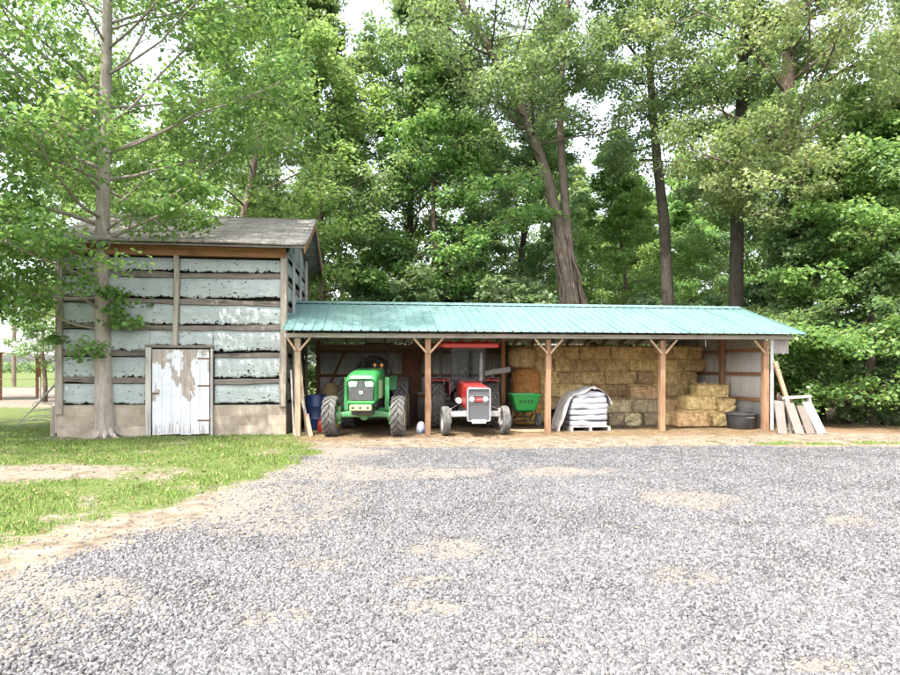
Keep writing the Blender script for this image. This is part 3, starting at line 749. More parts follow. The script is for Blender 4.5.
def green_tractor():
    G = mat('green_tractor_paint', (.028, .20, .045), .42, c2=(.045, .23, .07), scale=5, coat=.12)
    GD = mat('dusty_green_paint', (.06, .25, .085), .55, c2=(.12, .27, .12), scale=7)
    GP = mat('pale_panel', (.38, .48, .22), .5, c2=(.28, .40, .17))  # bumper plate's pale green, also painted sunshine on one side panel
    Y = mat('yellow_paint', (.72, .46, .02), .45, c2=(.55, .33, .03))
    gx_ = at(364.5, 0, 15.35)[0]
    t = thing('tractor', 'green tractor with a black roll bar parked in the left bay of the shed', 'tractor', (gx_, 15.42, 0), 0)
    hub = .49
    # hood
    rings = []
    for (y, w, z0, z1, r) in ((-.60, .58, .84, 1.34, .10), (-.66, .66, .82, 1.40, .12), (-.62, .70, .80, 1.47, .14), (-.45, .73, .80, 1.535, .15), (-.1, .74, .82, 1.575, .15), (.5, .75, .86, 1.62, .14), (.95, .76, .9, 1.65, .12)):
        rings.append([(x, y, z) for x, z in rrect(w, z1-z0, r, 5, 0, (z0+z1)/2)])
    hd = MB().loft(rings).build('hood', G, t, smooth=True)
    # front face: grille, V shaped centre piece, lamps, lower lip
    MB().prism([(-.27, .90), (.27, .90), (.285, 1.17), (.08, 1.19), (.05, 1.355), (-.05, 1.355), (-.08, 1.19), (-.285, 1.17)], -.695, -.655).build('grille', mat('grille_mesh', (.035, .035, .036), .5, c2=(.07, .07, .07), scale=90, bump=.5, bscale=130), t, bevel=.01)
    for s in (-1, 1):
        MB().prism([(s*.10, 1.205), (s*.28, 1.20), (s*.295, 1.31), (s*.24, 1.345), (s*.075, 1.335)], -.69, -.65).build('headlight', M_lens, t, bevel=.012)
    bd = MB().prism([(-.045, 1.05), (0, 1.035), (.045, 1.05), (.045, 1.115), (-.045, 1.115)], -.706, -.695).build('badge', M_lens, t, bevel=.004)
    MB().add([(x, -.709, z) for x, z in ((-.03, 1.085), (-.005, 1.095), (.012, 1.082), (.03, 1.095), (.02, 1.072), (.0, 1.062), (-.02, 1.066))], [(0,1,2,3,4,5,6)]).build('emblem', G, bd)
    MB().prism(rrect(.62, .07, .03, 3, 0, .855), -.70, -.60).build('lower_lip', G, t, bevel=.01)
    # bumper plate with slots
    bp = MB().prism(rrect(.50, .13, .025, 3, 0, .735), -.80, -.62).build('bumper_plate', GP, t, bevel=.008)
    mb = MB()
    for x in (-.17, 0, .17): mb.box(x-.03, x+.03, -.806, -.79, .715, .755)
    mb.build('slot', M_black, bp)
    # front axle
    rings = []
    for x, h, d, z in ((-.76, .13, .12, hub), (-.5, .13, .13, .53), (-.28, .16, .15, .55), (-.1, .20, .18, .56), (.1, .20, .18, .56), (.28, .16, .15, .55), (.5, .13, .13, .53), (.76, .13, .12, hub)):
        rings.append([(x, a, z+b_) for a, b_ in rrect(d, h, .03, 2)])
    ax = MB().loft(rings).build('front_axle', GD, t, smooth=True)
    MB().lathe([(.001, -.2), (.07, -.2), (.10, -.17), (.11, -.08), (.11, .1), (.001, .1)], (0, 0, .50), 'y', 20).build('pivot', GD, ax, smooth=True)
    mb = MB().tube([(-.55, .17, .55), (.55, .17, .55)], .025, 8); mb.build('tie_rod', M_iron, ax)
    for s in (-1, 1):
        MB().lathe([(.001, -.13), (.10, -.13), (.12, -.08), (.12, .08), (.09, .12), (.001, .12)], (s*.68, 0, hub), 'x', 18).build('hub', GD, ax, smooth=True)
        MB().tube([(s*.63, 0, .30), (s*.63, 0, .72)], .06, 10).build('knuckle', GD, ax, smooth=True)
    # front wheels
    for s in (-1, 1):
        r_ = rim(.29, .32, Y, t, 'front_wheel', (s*.81, 0, hub), .25, s)
        a, lg = tyre(.455, .32, .29, 17, c=(s*.81, 0, hub), lugh=.038)
        ty = a.build('tyre', M_rubgrey, r_, smooth=True); lg.build('lugs', M_rubpale, ty)
    # chassis, engine block, side panels
    MB().box(-.25, .25, -.55, 2.3, .55, .95).build('chassis', M_iron, t, bevel=.02)
    MB().box(-.33, .33, -.45, 1.0, .72, .92).build('engine', M_black, t, bevel=.03)
    for s in (-1, 1):
        MB().box(*sorted((s*.37, s*.385)), -.30, .55, .92, 1.35).build('side_panel', GP if s > 0 else G, t, bevel=.01)  # right panel takes the paler green, sunshine painted into its colour
        mb = MB(); mb.bar((s*.50, .35, .60), (s*.50, .42, 1.42), .11, .13, (0,1,0)); mb.build('loader_post', G, t, bevel=.01)
        MB().bar((s*.28, .4, .62), (s*.52, .4, .62), .1, .1).build('loader_bracket', G, t, bevel=.008)
        MB().bar((s*.42, .6, .52), (s*.42, 1.5, .50), .30, .04).build('step', M_black, t)
    # rear wheels and fenders
    for s in (-1, 1):
        r_ = rim(.38, .40, Y, t, 'rear_wheel', (s*.73, 2.15, .70), .2, s)
        a, lg = tyre(.665, .40, .38, 20, c=(s*.73, 2.15, .70), lugh=.04)
        ty = a.build('tyre', M_rubber, r_, smooth=True); lg.build('lugs', M_rubber, ty)
        arc_fender(*sorted((s*.42, s*.62)), (2.15, .70), .735, 30, 150, GD, t, 'fender')
        MB().prismx([(2.15+.72*cos(R(a)), .70+.72*sin(R(a))) for a in range(10, 171, 20)], *sorted((s*.41, s*.418))).build('fender_side', G, t)
    MB().tube([(-.8, 2.15, .7), (.8, 2.15, .7)], .12, 12).build('rear_axle', M_iron, t, smooth=True)
    # dashboard, wheel, seat
    MB().loft([[(x, y, z) for x, z in rrect(.5, .5, .1, 3, 0, zc)] for y, zc in ((.96, 1.38), (1.15, 1.42), (1.25, 1.36))]).build('dashboard', M_black, t, smooth=True)
    ring = [(.22*cos(a), 1.42+.10*sin(a), 1.74+.17*sin(a)) for a in np.linspace(0, 2*pi, 25)]
    sw = MB().tube(ring, .016, 8, caps=False); sw.tube([(0, 1.15, 1.5), (0, 1.42, 1.74)], .025, 8)
    for k in range(3):
        a = 2*pi*k/3+.5; sw.tube([(0, 1.42, 1.74), (.22*cos(a), 1.42+.10*sin(a), 1.74+.17*sin(a))], .012, 6)
    sw.build('steering_wheel', M_black, t, smooth=True)
    MB().loft([[(x, y, z+1.12) for x, z in rrect(.5, .12, .05, 3)] for y in (1.62, 1.68, 2.05, 2.1)]).build('seat', Y, t, smooth=True)
    MB().loft([[(x, 2.1+.12*(z/.5)+yy, z+1.2+.25) for x, z in rrect(.48, .5, .12, 4)] for yy in (0, .04, .1)]).build('backrest', M_black, t, smooth=True)
    MB().box(-.2, .2, 1.6, 2.2, .9, 1.1).build('seat_base', M_black, t, bevel=.02)
    # roll bar
    pts = [(-.36, 2.3, .85), (-.36, 2.3, 2.16), (-.335, 2.3, 2.26), (-.24, 2.3, 2.33), (.24, 2.3, 2.33), (.335, 2.3, 2.26), (.36, 2.3, 2.16), (.36, 2.3, .85)]
    MB().tube(pts, .034, 8).build('roll_bar', M_black, t, smooth=True)
    for s in (-1, 1):
        MB().box(*sorted((s*.31, s*.41)), 2.24, 2.36, 1.5, 1.62).build('roll_bar_hinge', M_black, t, bevel=.01)
        xl = .19+.09*s; mb = MB().tube([(xl, 1.2, 1.5), (xl, 1.2, 1.70)], .012, 6); mb.lathe([(.001, -.03), (.04, -.03), (.04, .03), (.001, .03)], (xl, 1.2, 1.73), 'y', 14)
        mb.build('amber_disc', mat('amber_stand_in', (.7, .25, .02), .3), t, smooth=True)  # added amber discs stand in for an orange patch behind the hood
    mb = MB().tube([(-.30, .95, 1.5), (-.30, .95, 1.62)], .03, 8)
    return t
green_tractor()

def red_tractor():
    RD = mat('red_tractor_paint', (.34, .018, .017), .42, c2=(.27, .028, .024), scale=5, coat=.15)
    RC = mat('red_canopy_paint', (.62, .035, .018), .35, c2=(.50, .04, .02), scale=3)
    GL = bpy.data.materials.new('windscreen_glass'); GL.use_nodes = True
    n = GL.node_tree.nodes; l = GL.node_tree.links; n.remove(n['Principled BSDF'])
    a = n.new('ShaderNodeBsdfTransparent'); a.inputs[0].default_value = (.84, .90, .86, 1); g = n.new('ShaderNodeBsdfGlossy'); g.inputs['Roughness'].default_value = .04
    fz = n.new('ShaderNodeFresnel'); fz.inputs['IOR'].default_value = 1.5; mx = n.new('ShaderNodeMixShader')
    l.new(fz.outputs[0], mx.inputs[0]); l.new(a.outputs[0], mx.inputs[1]); l.new(g.outputs[0], mx.inputs[2]); l.new(mx.outputs[0], n['Material Output'].inputs['Surface'])
    t = thing('tractor', 'old red tractor with a flat red canopy and a square silver grille', 'tractor', (at(475, 0, 15.75)[0], 15.75, 0), R(7.5))
    # hood (front at -.55)
    rings = []
    for (y, w, z0, z1, r) in ((-.50, .48, .44, 1.15, .05), (-.46, .52, .46, 1.20, .06), (-.2, .54, .62, 1.235, .08), (.5, .56, .66, 1.28, .09), (1.05, .60, .70, 1.33, .10)):
        rings.append([(x, y, z) for x, z in rrect(w, z1-z0, r, 4, 0, (z0+z1)/2)])
    MB().loft(rings).build('hood', RD, t, smooth=True)
    # grille: silver frame, dark panels, lamp band
    gf = MB()
    outer = rrect(.57, .80, .05, 4, 0, .775); inner = rrect(.505, .735, .03, 4, 0, .775)
    k = len(outer); vs = [(x, -.56, z) for x, z in outer]+[(x, -.56, z) for x, z in inner]+[(x, -.49, z) for x, z in outer]+[(x, -.49, z) for x, z in inner]
    fs = []
    for i in range(k):
        j = (i+1) % k
        fs += [(i, j, j+k, i+k), (i+2*k, i+3*k, j+3*k, j+2*k), (i, i+2*k, j+2*k, j), (i+k, j+k, j+3*k, i+3*k)]
    gf.add(vs, fs).build('grille_frame', M_chrome, t)
    gm = mat('grille_bars', (.055, .055, .058), .5, c2=(.10, .10, .105), stretch=(1, 1, 14), scale=6, bump=.5, bscale=12)
    MB().box(-.25, .25, -.53, -.50, .42, .80).build('grille', gm, t); MB().box(-.25, .25, -.53, -.50, .99, 1.135).build('grille', gm, t)
    MB().box(-.25, .25, -.535, -.50, .805, .985).build('lamp_band', M_black, t)
    MB().box(-.25, .25, -.545, -.51, .795, .803).build('trim_bar', M_chrome, t); MB().box(-.25, .25, -.545, -.51, .985, .993).build('trim_bar', M_chrome, t)
    for s in (-1, 1):
        MB().lathe([(.001, -.57), (.05, -.565), (.068, -.55), (.075, -.535)], (s*.165, 0, .895), 'y', 20).build('headlight', M_lens, t, smooth=True)
    b_ = MB().box(-.085, .085, -.556, -.535, .845, .95).build('badge', mat('red_badge', (.45, .03, .03), .4), t, bevel=.004)
    mb = MB()
    for x in (-.04, 0, .04): mb.add([(x-.018, -.560, .915), (x+.018, -.560, .915), (x, -.560, .875)], [(0,1,2)])
    mb.build('emblem', M_chrome, b_)
    MB().prism(rrect(.34, .09, .02, 3, 0, .375), -.60, -.50).build('front_plate', M_silver, t, bevel=.006)
    # axle: silver beams each side, spindles, radius rods
    for s in (-1, 1):
        MB().bar((s*.20, -.06, .53), (s*.62, 0, .52), .10, .13).build('axle_beam', M_silver, t, bevel=.008)
        MB().tube([(s*.62, 0, .30), (s*.62, 0, .66)], .04, 10).build('spindle', M_silver, t, smooth=True)
        MB().tube([(s*.58, .0, .46), (s*.22, 1.1, .55)], .025, 8).build('radius_rod', M_silver, t, smooth=True)
        MB().tube([(s*.62, .10, .62), (s*.25, .5, .78)], .018, 8).build('steering_arm', M_iron, t, smooth=True)
        r_ = rim(.225, .17, M_silver, t, 'front_wheel', (s*.735, 0, .355), .1, s)
        a, _ = tyre(.36, .185, .225, 0, ribs=4, c=(s*.735, 0, .355)); a.build('tyre', M_rubgrey, r_, smooth=True)
    MB().box(-.2, .2, -.4, 2.0, .42, .75).build('chassis', M_iron, t, bevel=.03)
    MB().box(-.24, .24, -.1, .95, .55, .95).build('engine', mat('grey_engine', (.20, .20, .20), .6, c2=(.10, .09, .08), bump=.3), t, bevel=.03)
    MB().lathe([(.001, -.12), (.07, -.12), (.08, -.1), (.08, .08), (.05, .12), (.001, .12)], (-.36, .35, .83), 'y', 16).build('air_filter', M_silver, t, smooth=True)
    # exhaust: muffler and stack
    ex = MB().lathe([(.03, 1.2), (.03, 1.30), (.062, 1.33), (.062, 1.84), (.04, 1.88), (.036, 1.9), (.036, 2.03), (.028, 2.03)], (.20, .25, 0), 'z', 16).build('exhaust_stack', mat('grey_exhaust', (.10, .095, .09), .55, c2=(.06, .05, .045), metal=.3), t, smooth=True)
    # rear wheels, fenders
    for s in (-1, 1):
        r_ = rim(.36, .34, M_silver, t, 'rear_wheel', (s*.74, 1.95, .66), .1, s)
        a, lg = tyre(.64, .34, .36, 19, c=(s*.74, 1.95, .66), lugh=.035)
        ty = a.build('tyre', M_rubber, r_, smooth=True); lg.build('lugs', M_rubber, ty)
        rings = [[(s*x, y, z) for x, z in ((.46, zz-.03), (.92, zz-.03), (.92, zz), (.46, zz))] for y, zz in ((1.42, 1.335), (1.5, 1.36), (2.3, 1.37), (2.6, 1.30))]
        fd = MB().loft(rings).build('fender', RD, t, bevel=.008)
        MB().prismx([(1.38, .95), (1.40, 1.2), (1.50, 1.335), (2.35, 1.335), (2.6, .95)], *sorted((s*.44, s*.455))).build('fender_side', RD, fd)
        MB().lathe([(.001, -.05), (.045, -.05), (.045, .05), (.001, .05)], (s*.72, 1.46, 1.42), 'y', 12).build('fender_lamp', M_black, fd, smooth=True)
    MB().tube([(-.8, 1.95, .66), (.8, 1.95, .66)], .11, 12).build('rear_axle', M_iron, t, smooth=True)
    # canopy and its frame
    rings = []
    for y, w, zc, h in ((.72, 1.42, 2.225, .09), (.78, 1.56, 2.24, .13), (1.2, 1.60, 2.27, .15), (2.2, 1.60, 2.29, .15), (2.55, 1.50, 2.25, .10)):
        rings.append([(x, y, z) for x, z in rrect(w, h, h*.45, 4, 0, zc)])
    cn = MB().loft(rings).build('canopy', RC, t, smooth=True)
    mb = MB()
    for x in (-.5, -.17, .17, .5): mb.box(x-.04, x+.04, .9, 2.4, 2.335, 2.365)
    mb.build('canopy_rib', RC, cn, bevel=.008)
    for s in (-1, 1):
        MB().tube([(s*.44, 1.12, 1.25), (s*.44, 1.05, 2.22)], .024, 8).build('front_post', M_black, t, smooth=True)
        MB().tube([(s*.60, 2.1, .8), (s*.60, 2.1, 2.24)], .032, 8).build('rear_post', M_black, t, smooth=True)
    wf = MB()
    for a_, b2 in (((-.44, 1.10, 1.34), (.44, 1.10, 1.34)), ((-.02, 1.1, 1.34), (-.02, 1.06, 2.2))): wf.tube([a_, b2], .018, 8)
    wf.build('windscreen_frame', M_black, t, smooth=True)
    MB().add([(-.42, 1.105, 1.35), (.42, 1.105, 1.35), (.42, 1.055, 2.2), (-.42, 1.055, 2.2), (-.42, 1.111, 1.35), (.42, 1.111, 1.35), (.42, 1.061, 2.2), (-.42, 1.061, 2.2)],
             [(0,1,2,3),(7,6,5,4),(0,4,5,1),(1,5,6,2),(2,6,7,3),(3,7,4,0)]).build('windscreen', GL, t)
    MB().loft([[(x, y, z) for x, z in rrect(.5, .4, .08, 3, 0, zc)] for y, zc in ((1.06, 1.18), (1.25, 1.2), (1.3, 1.15))]).build('dashboard', M_black, t, smooth=True)
    ring = [(.20*cos(a), 1.5+.09*sin(a), 1.56+.15*sin(a)) for a in np.linspace(0, 2*pi, 25)]
    sw = MB().tube(ring, .014, 8, caps=False).tube([(0, 1.25, 1.34), (0, 1.5, 1.56)], .022, 8)
    for k2 in range(3):
        a = 2*pi*k2/3+.5; sw.tube([(0, 1.5, 1.56), (.20*cos(a), 1.5+.09*sin(a), 1.56+.15*sin(a))], .01, 6)
    sw.build('steering_wheel', M_black, t, smooth=True)
    MB().loft([[(x, y, z+1.05) for x, z in rrect(.48, .1, .045, 3)] for y in (1.72, 1.78, 2.1, 2.15)]).build('seat', M_black, t, smooth=True)
    MB().loft([[(x, 2.15+yy+.1*z, z+1.28) for x, z in rrect(.46, .36, .1, 4)] for yy in (0, .05, .09)]).build('backrest', M_black, t, smooth=True)
    MB().box(-.3, .3, 1.5, 2.3, .75, 1.0).build('platform', M_iron, t, bevel=.02)
red_tractor()

def spreader():
    G = mat('green_hopper_plastic', (.02, .30, .055), .4, c2=(.03, .24, .05), scale=3)
    v = 1.55; u = U(524, v)
    t = thing('broadcast_spreader', 'green tow behind hopper spreader beside the red tractor', 'spreader', W(u, v), TH)
    def sq(w, d, z): return [(x, y, z) for x, y in rrect(w, d, .06, 4)]
    o = MB().loft([sq(.34, .30, .44), sq(.56, .46, .50), sq(.80, .66, .90), sq(.84, .70, .91), sq(.84, .70, .955), sq(.79, .65, .955), sq(.76, .62, .90), sq(.52, .42, .53)], caps=True).build('hopper', G, t, smooth=True)
    mb = MB()
    for i, x in enumerate((-.16, -.05, .06, .15)):
        for (a, b_, w_) in (((x-.028, .70), (x+.02, .79), .018), ((x-.028, .79), (x+.028, .70), .016)):
            yy = lambda z: -(.23+(z-.5)*.25)-.006
            mb.bar((a[0], yy(a[1]), a[1]), (b_[0], yy(b_[1]), b_[1]), w_, .004, (0,1,.2))
    mb.build('lettering', M_black, o)
    for s in (-1, 1):
        MB().bar((s*.20, -.25, .45), (s*.24, .25, .24), .03, .03).build('frame_rail', M_iron, t)
        MB().bar((s*.34, 0, .26), (s*.28, 0, .80), .03, .03, (0,1,0)).build('frame_upright', M_iron, t)
        r_ = rim(.10, .11, M_silver, t, 'wheel', (s*.42, .05, .20), .1, s)
        a, lg = tyre(.20, .12, .10, 14, c=(s*.42, .05, .20), lugh=.012); ty = a.build('tyre', M_rubgrey, r_, smooth=True); lg.build('lugs', M_rubgrey, ty)
    MB().tube([(-.42, .05, .2), (.42, .05, .2)], .02, 8).build('axle', M_iron, t)
    MB().lathe([(.001, .30), (.2, .30), (.21, .315), (.05, .33), (.04, .44), (.001, .44)], (0, -.02, 0), 'z', 20).build('spinner_disc', M_iron, t, smooth=True)
    MB().tube([(0, -.1, .24), (-.1, -.85, .26)], .022, 8).build('tow_bar', M_iron, t, smooth=True)
spreader()

# ------------------------------------------------------------------ hay
def haymat(name, a, b2, c3):
    m, n, l, b, o = nt(name)
    f = noise(n, l, coords(n, l, (1, 1.6, 2.4)), 16, 8, .78)
    g = noise(n, l, coords(n, l, (7, 1, 1)), 3.2, 3)
    g2 = noise(n, l, coords(n, l, (1, 1, 1.5)), 5.5, 5, .7)  # coarse noise paints shaded crevices into the straw colour
    x = mathn(n, l, 'ADD', mathn(n, l, 'ADD', mathn(n, l, 'MULTIPLY', f, .5), mathn(n, l, 'MULTIPLY', g2, .35)), mathn(n, l, 'MULTIPLY', g, .15))
    c = ramp(n, l, x, [(.38, a), (.5, b2), (.62, c3)])
    hs = n.new('ShaderNodeHueSaturation'); r = objrand(n)
    l.new(mathn(n, l, 'ADD', mathn(n, l, 'MULTIPLY', r, .5), .75), hs.inputs['Value']); l.new(mathn(n, l, 'ADD', mathn(n, l, 'MULTIPLY', r, .03), .485), hs.inputs['Hue'])
    l.new(c, hs.inputs['Color']); l.new(hs.outputs[0], b.inputs['Base Color'])
    b.inputs['Roughness'].default_value = .95; b.inputs['Specular IOR Level'].default_value = .1
    bumpn(n, l, x, 1., .09, b); return m
M_hay = haymat('straw_bale', (.20, .125, .055), (.70, .485, .235), (.95, .77, .46))
M_hayold = haymat('old_hay_bale', (.16, .125, .07), (.45, .375, .23), (.68, .57, .36))
M_hayor = haymat('orange_straw', (.30, .13, .04), (.68, .36, .10), (.85, .52, .19))
M_straws = tonemat('straw_stalk', [(0., (.20, .14, .07)), (.5, (.50, .37, .20)), (1., (.78, .62, .37))], .85)
def bale_mesh(seed, m):
    r = np.random.default_rng(seed); Lx, Ly, Lz = .95, .46, .37
    V = []; Fc = []; nx_, ny_, nz_ = 14, 8, 7
    def face(o, a, b_, na, nb, flip):
        k = len(V)
        for j in range(nb+1):
            for i in range(na+1): V.append(tuple(o+a*i/na+b_*j/nb))
        for j in range(nb):
            for i in range(na):
                q = k+j*(na+1)+i; f = (q, q+1, q+na+2, q+na+1); Fc.append(f[::-1] if flip else f)
    o = np.array([-Lx/2, -Ly/2, 0.]); X_, Y_, Z_ = np.array([Lx,0,0]), np.array([0,Ly,0]), np.array([0,0,Lz])
    face(o, X_, Z_, nx_, nz_, False); face(o+Y_, X_, Z_, nx_, nz_, True); face(o, Y_, Z_, ny_, nz_, True); face(o+X_, Y_, Z_, ny_, nz_, False)
    face(o, X_, Y_, nx_, ny_, True); face(o+Z_, X_, Y_, nx_, ny_, False)
    V = np.array(V); q = V/np.array([Lx/2, Ly/2, Lz/2]); q[:, 2] -= 1
    rad = np.abs(q); e = np.sort(rad, 1)
    V[:, :2] *= (1-.05*(e[:, 1]**6))[:, None]; V[:, 2] = Lz/2+(V[:, 2]-Lz/2)*(1-.07*e[:, 1]**6)
    d = (vn(V[:, 0]*9+seed, V[:, 2]*11+V[:, 1]*7)-.5)*.06
    flake = .010*np.sin(V[:, 0]*50+seed)
    V[:, 1] += np.sign(q[:, 1])*(d+flake)*(np.abs(q[:, 1]) > .9); V[:, 2] += (d*.6)*(q[:, 2] > .9); V[:, 0] += np.sign(q[:, 0])*d*(np.abs(q[:, 0]) > .9)
    for tw in (-.2, .2):
        V[:, 2] -= .012*np.exp(-((V[:, 0]-tw)/.03)**2)*(q[:, 2] > .9)
    mb = MB(); mb.add(V, Fc)
    o_ = mb.build('hay_bale', m); me = o_.data
    import bmesh
    bm = bmesh.new(); bm.from_mesh(me); bmesh.ops.remove_doubles(bm, verts=bm.verts, dist=.004)
    # stray stalks
    for i in range(1150):
        s = r.integers(0, 6); p = np.array([(r.random()-.5)*Lx, (r.random()-.5)*Ly, r.random()*Lz]); nn = np.zeros(3)
        axi = s//2 if s < 4 else 2
        if s in (0, 1): p[0] = (-.5, .5)[s]*Lx; nn[0] = (-1, 1)[s]
        elif s in (2, 3): p[1] = (-.5, .5)[s-2]*Ly; nn[1] = (-1, 1)[s-2]
        elif s == 4: p[1] = -.5*Ly; nn[1] = -1
        else: p[2] = Lz; nn[2] = 1
        dr = nrm(nn*r.random()*.8+r.normal(size=3)*.7); dr = dr if np.dot(dr, nn) > 0 else -dr
        sd = nrm(np.cross(dr, r.normal(size=3)))*.004; ln = .04+.10*r.random()
        vs = [bm.verts.new(x) for x in (p-nn*.012-sd, p-nn*.012+sd, p+dr*ln)]
        bm.faces.new(vs)
    bm.to_mesh(me); bm.free(); return o_
protos = [bale_mesh(s, M_hay) for s in (1, 2, 3)]+[bale_mesh(s, M_hayold) for s in (4, 5)]
used_p = set()
def bale(k, u, v, z, rot, label, group='hay bales stacked in the shed', sc=(1,1,1), tilt=0.):
    o = protos[k]
    if k in used_p: o = clone(o)
    used_p.add(k)
    o.location = W(u, v, z); o.rotation_euler = (0, tilt, TH+rot); o.scale = sc
    return tag(o, label, 'hay bale', group)
ordn = ['first', 'second', 'third', 'fourth', 'fifth', 'sixth', 'seventh', 'eighth', 'ninth', 'tenth', 'eleventh', 'twelfth']
def hay():
    r = np.random.default_rng(5)
    # the tall wall of bales at the back
    layers = ['bottom layer', 'second layer from bottom', 'third layer from bottom', 'fourth layer from bottom', 'layer below the top', 'top layer']
    for j in range(6):
        u = 6.14+(.0, .22, .05, .3, .12, .0)[j]; i = 0
        while u < 11.75:
            endon = r.random() < .24 and j > 0; w_ = .49 if endon else .985
            if u+w_ > 12.08: endon = True; w_ = .49
            if j == 0 and i: break
            v = 3.42+.14*(r.random()-.5)+(0 if not endon else .20)
            lb = (f'straw bale of the tall hay wall, {layers[j]}, {ordn[i]} from the left end' if j else 'bottom straw bale at the left end of the tall hay wall')
            bale(int(r.integers(0, 3)), u+w_/2, v, j*.383+.01, (pi/2 if endon else 0)+(pi if r.random() > .5 else 0)+(r.random()-.5)*.14, lb, sc=(1.05, 1.05, 1.06), tilt=(r.random()-.5)*.05)
            u += w_; i += 1
    # bales laid across on top, a second row behind showing over the edge
    # low stack in front, grey older hay
    spots = [
     (3, U(611, 2.10), 2.10, 0, 1.57, 'grey straw bale at the left foot of the low stack, its square end showing'),
     (4, U(628, 2.05), 2.05, 0, 1.50, 'grey straw bale at the foot of the low stack, right of its left foot bale'),
     (3, U(646, 2.10), 2.15, 0, 1.60, 'grey straw bale at the foot of the low stack just left of a shed post'),
     (4, U(617, 2.05), 2.07, .375, .06, 'long grey bale laid level on the left end of the low stack'),
     (3, U(645, 2.00), 2.01, .375, .10, 'grey bale beside a shed post in the upper layer of the low stack'),
     (0, U(644, 2.30), 2.35, .75, -.05, 'tan straw bale lying alone on top of the low stack against the hay wall'),
     (1, U(672, 1.85), 2.05, 0, 1.45, 'straw bale standing end out behind the front shed post'),
     (2, U(676, 2.15), 2.25, .375, 0.02, 'straw bale behind the post, one layer up and right of the low stack'),
     (0, U(689, 1.00), 1.00, .05, .05, 'loose shaggy straw bale lying farthest forward on the shed floor'),
     (1, U(716, 1.40), 1.50, .02, 1.52, 'straw bale on the floor against the right wall behind the black tub'),
     (2, U(698, 1.50), 1.60, .10, .03, 'straw bale on the floor behind the farthest forward bale'),
     (0, U(700, 1.50), 1.60, .475, .04, 'straw bale forming the middle step of the right hand stack'),
     (1, U(722, 1.55), 1.70, .40, 1.55, 'end out straw bale on the second layer against the right wall'),
     (2, U(714, 1.65), 1.90, .80, .02, 'straw bale forming the upper step of the right hand stack below the wall post'),
     (0, U(716, 2.05), 2.40, .80, .0, 'straw bale tucked behind the upper step of the right hand stack'),
    ]
    for s in spots: bale(*s)
    # two round topped upright straw bundles behind the spreader
    def bundle(u, v, z, rr, h, m, label):
        mb = MB(); rings = []; n = 26
        for (t, k) in ((0, .80), (.06, .93), (.25, 1.04), (.5, 1.02), (.72, 1.05), (.86, .95), (.95, .76), (1., .40)):
            rings.append([(rr*k*(1+.09*(vn(a*2.2, t*3+u)-.5))*cos(a), rr*k*(1+.09*(vn(a*2.2, t*3+u)-.5))*sin(a)*.9, t*h) for a in np.linspace(0, 2*pi, n, endpoint=False)])
        mb.loft(rings); r2 = np.random.default_rng(int(u*10))
        for i in range(360):
            a = r2.random()*6.28; p = np.array([rr*cos(a), rr*.9*sin(a), h*r2.random()]); d = nrm(np.array([cos(a)*.5, sin(a)*.5, 0])+r2.normal(size=3)*.7)
            s = nrm(np.cross(d, (0.3, .2, 1)))*.005; mb.add([p-s, p+s, p+d*(.05+.08*r2.random())], [(0,1,2)])
        o = mb.build('straw_bundle', m, loc=W(u, v, z), rz=TH); return tag(o, label, 'straw bundle', 'rounded straw bundles')
    bundle(U(526, 2.75), 2.75, 0, .43, .66, M_hayor, 'rounded orange straw bundle standing on the floor behind the green spreader')
    bundle(U(526, 2.75), 2.75, .67, .42, .98, M_hayor, 'tall rounded orange straw bundle stacked on another above the green spreader')
    bundle(U(522, 3.1), 3.15, 1.66, .40, .62, M_hay, 'small straw bundle on top of the others just under the shed rafters')
hay()

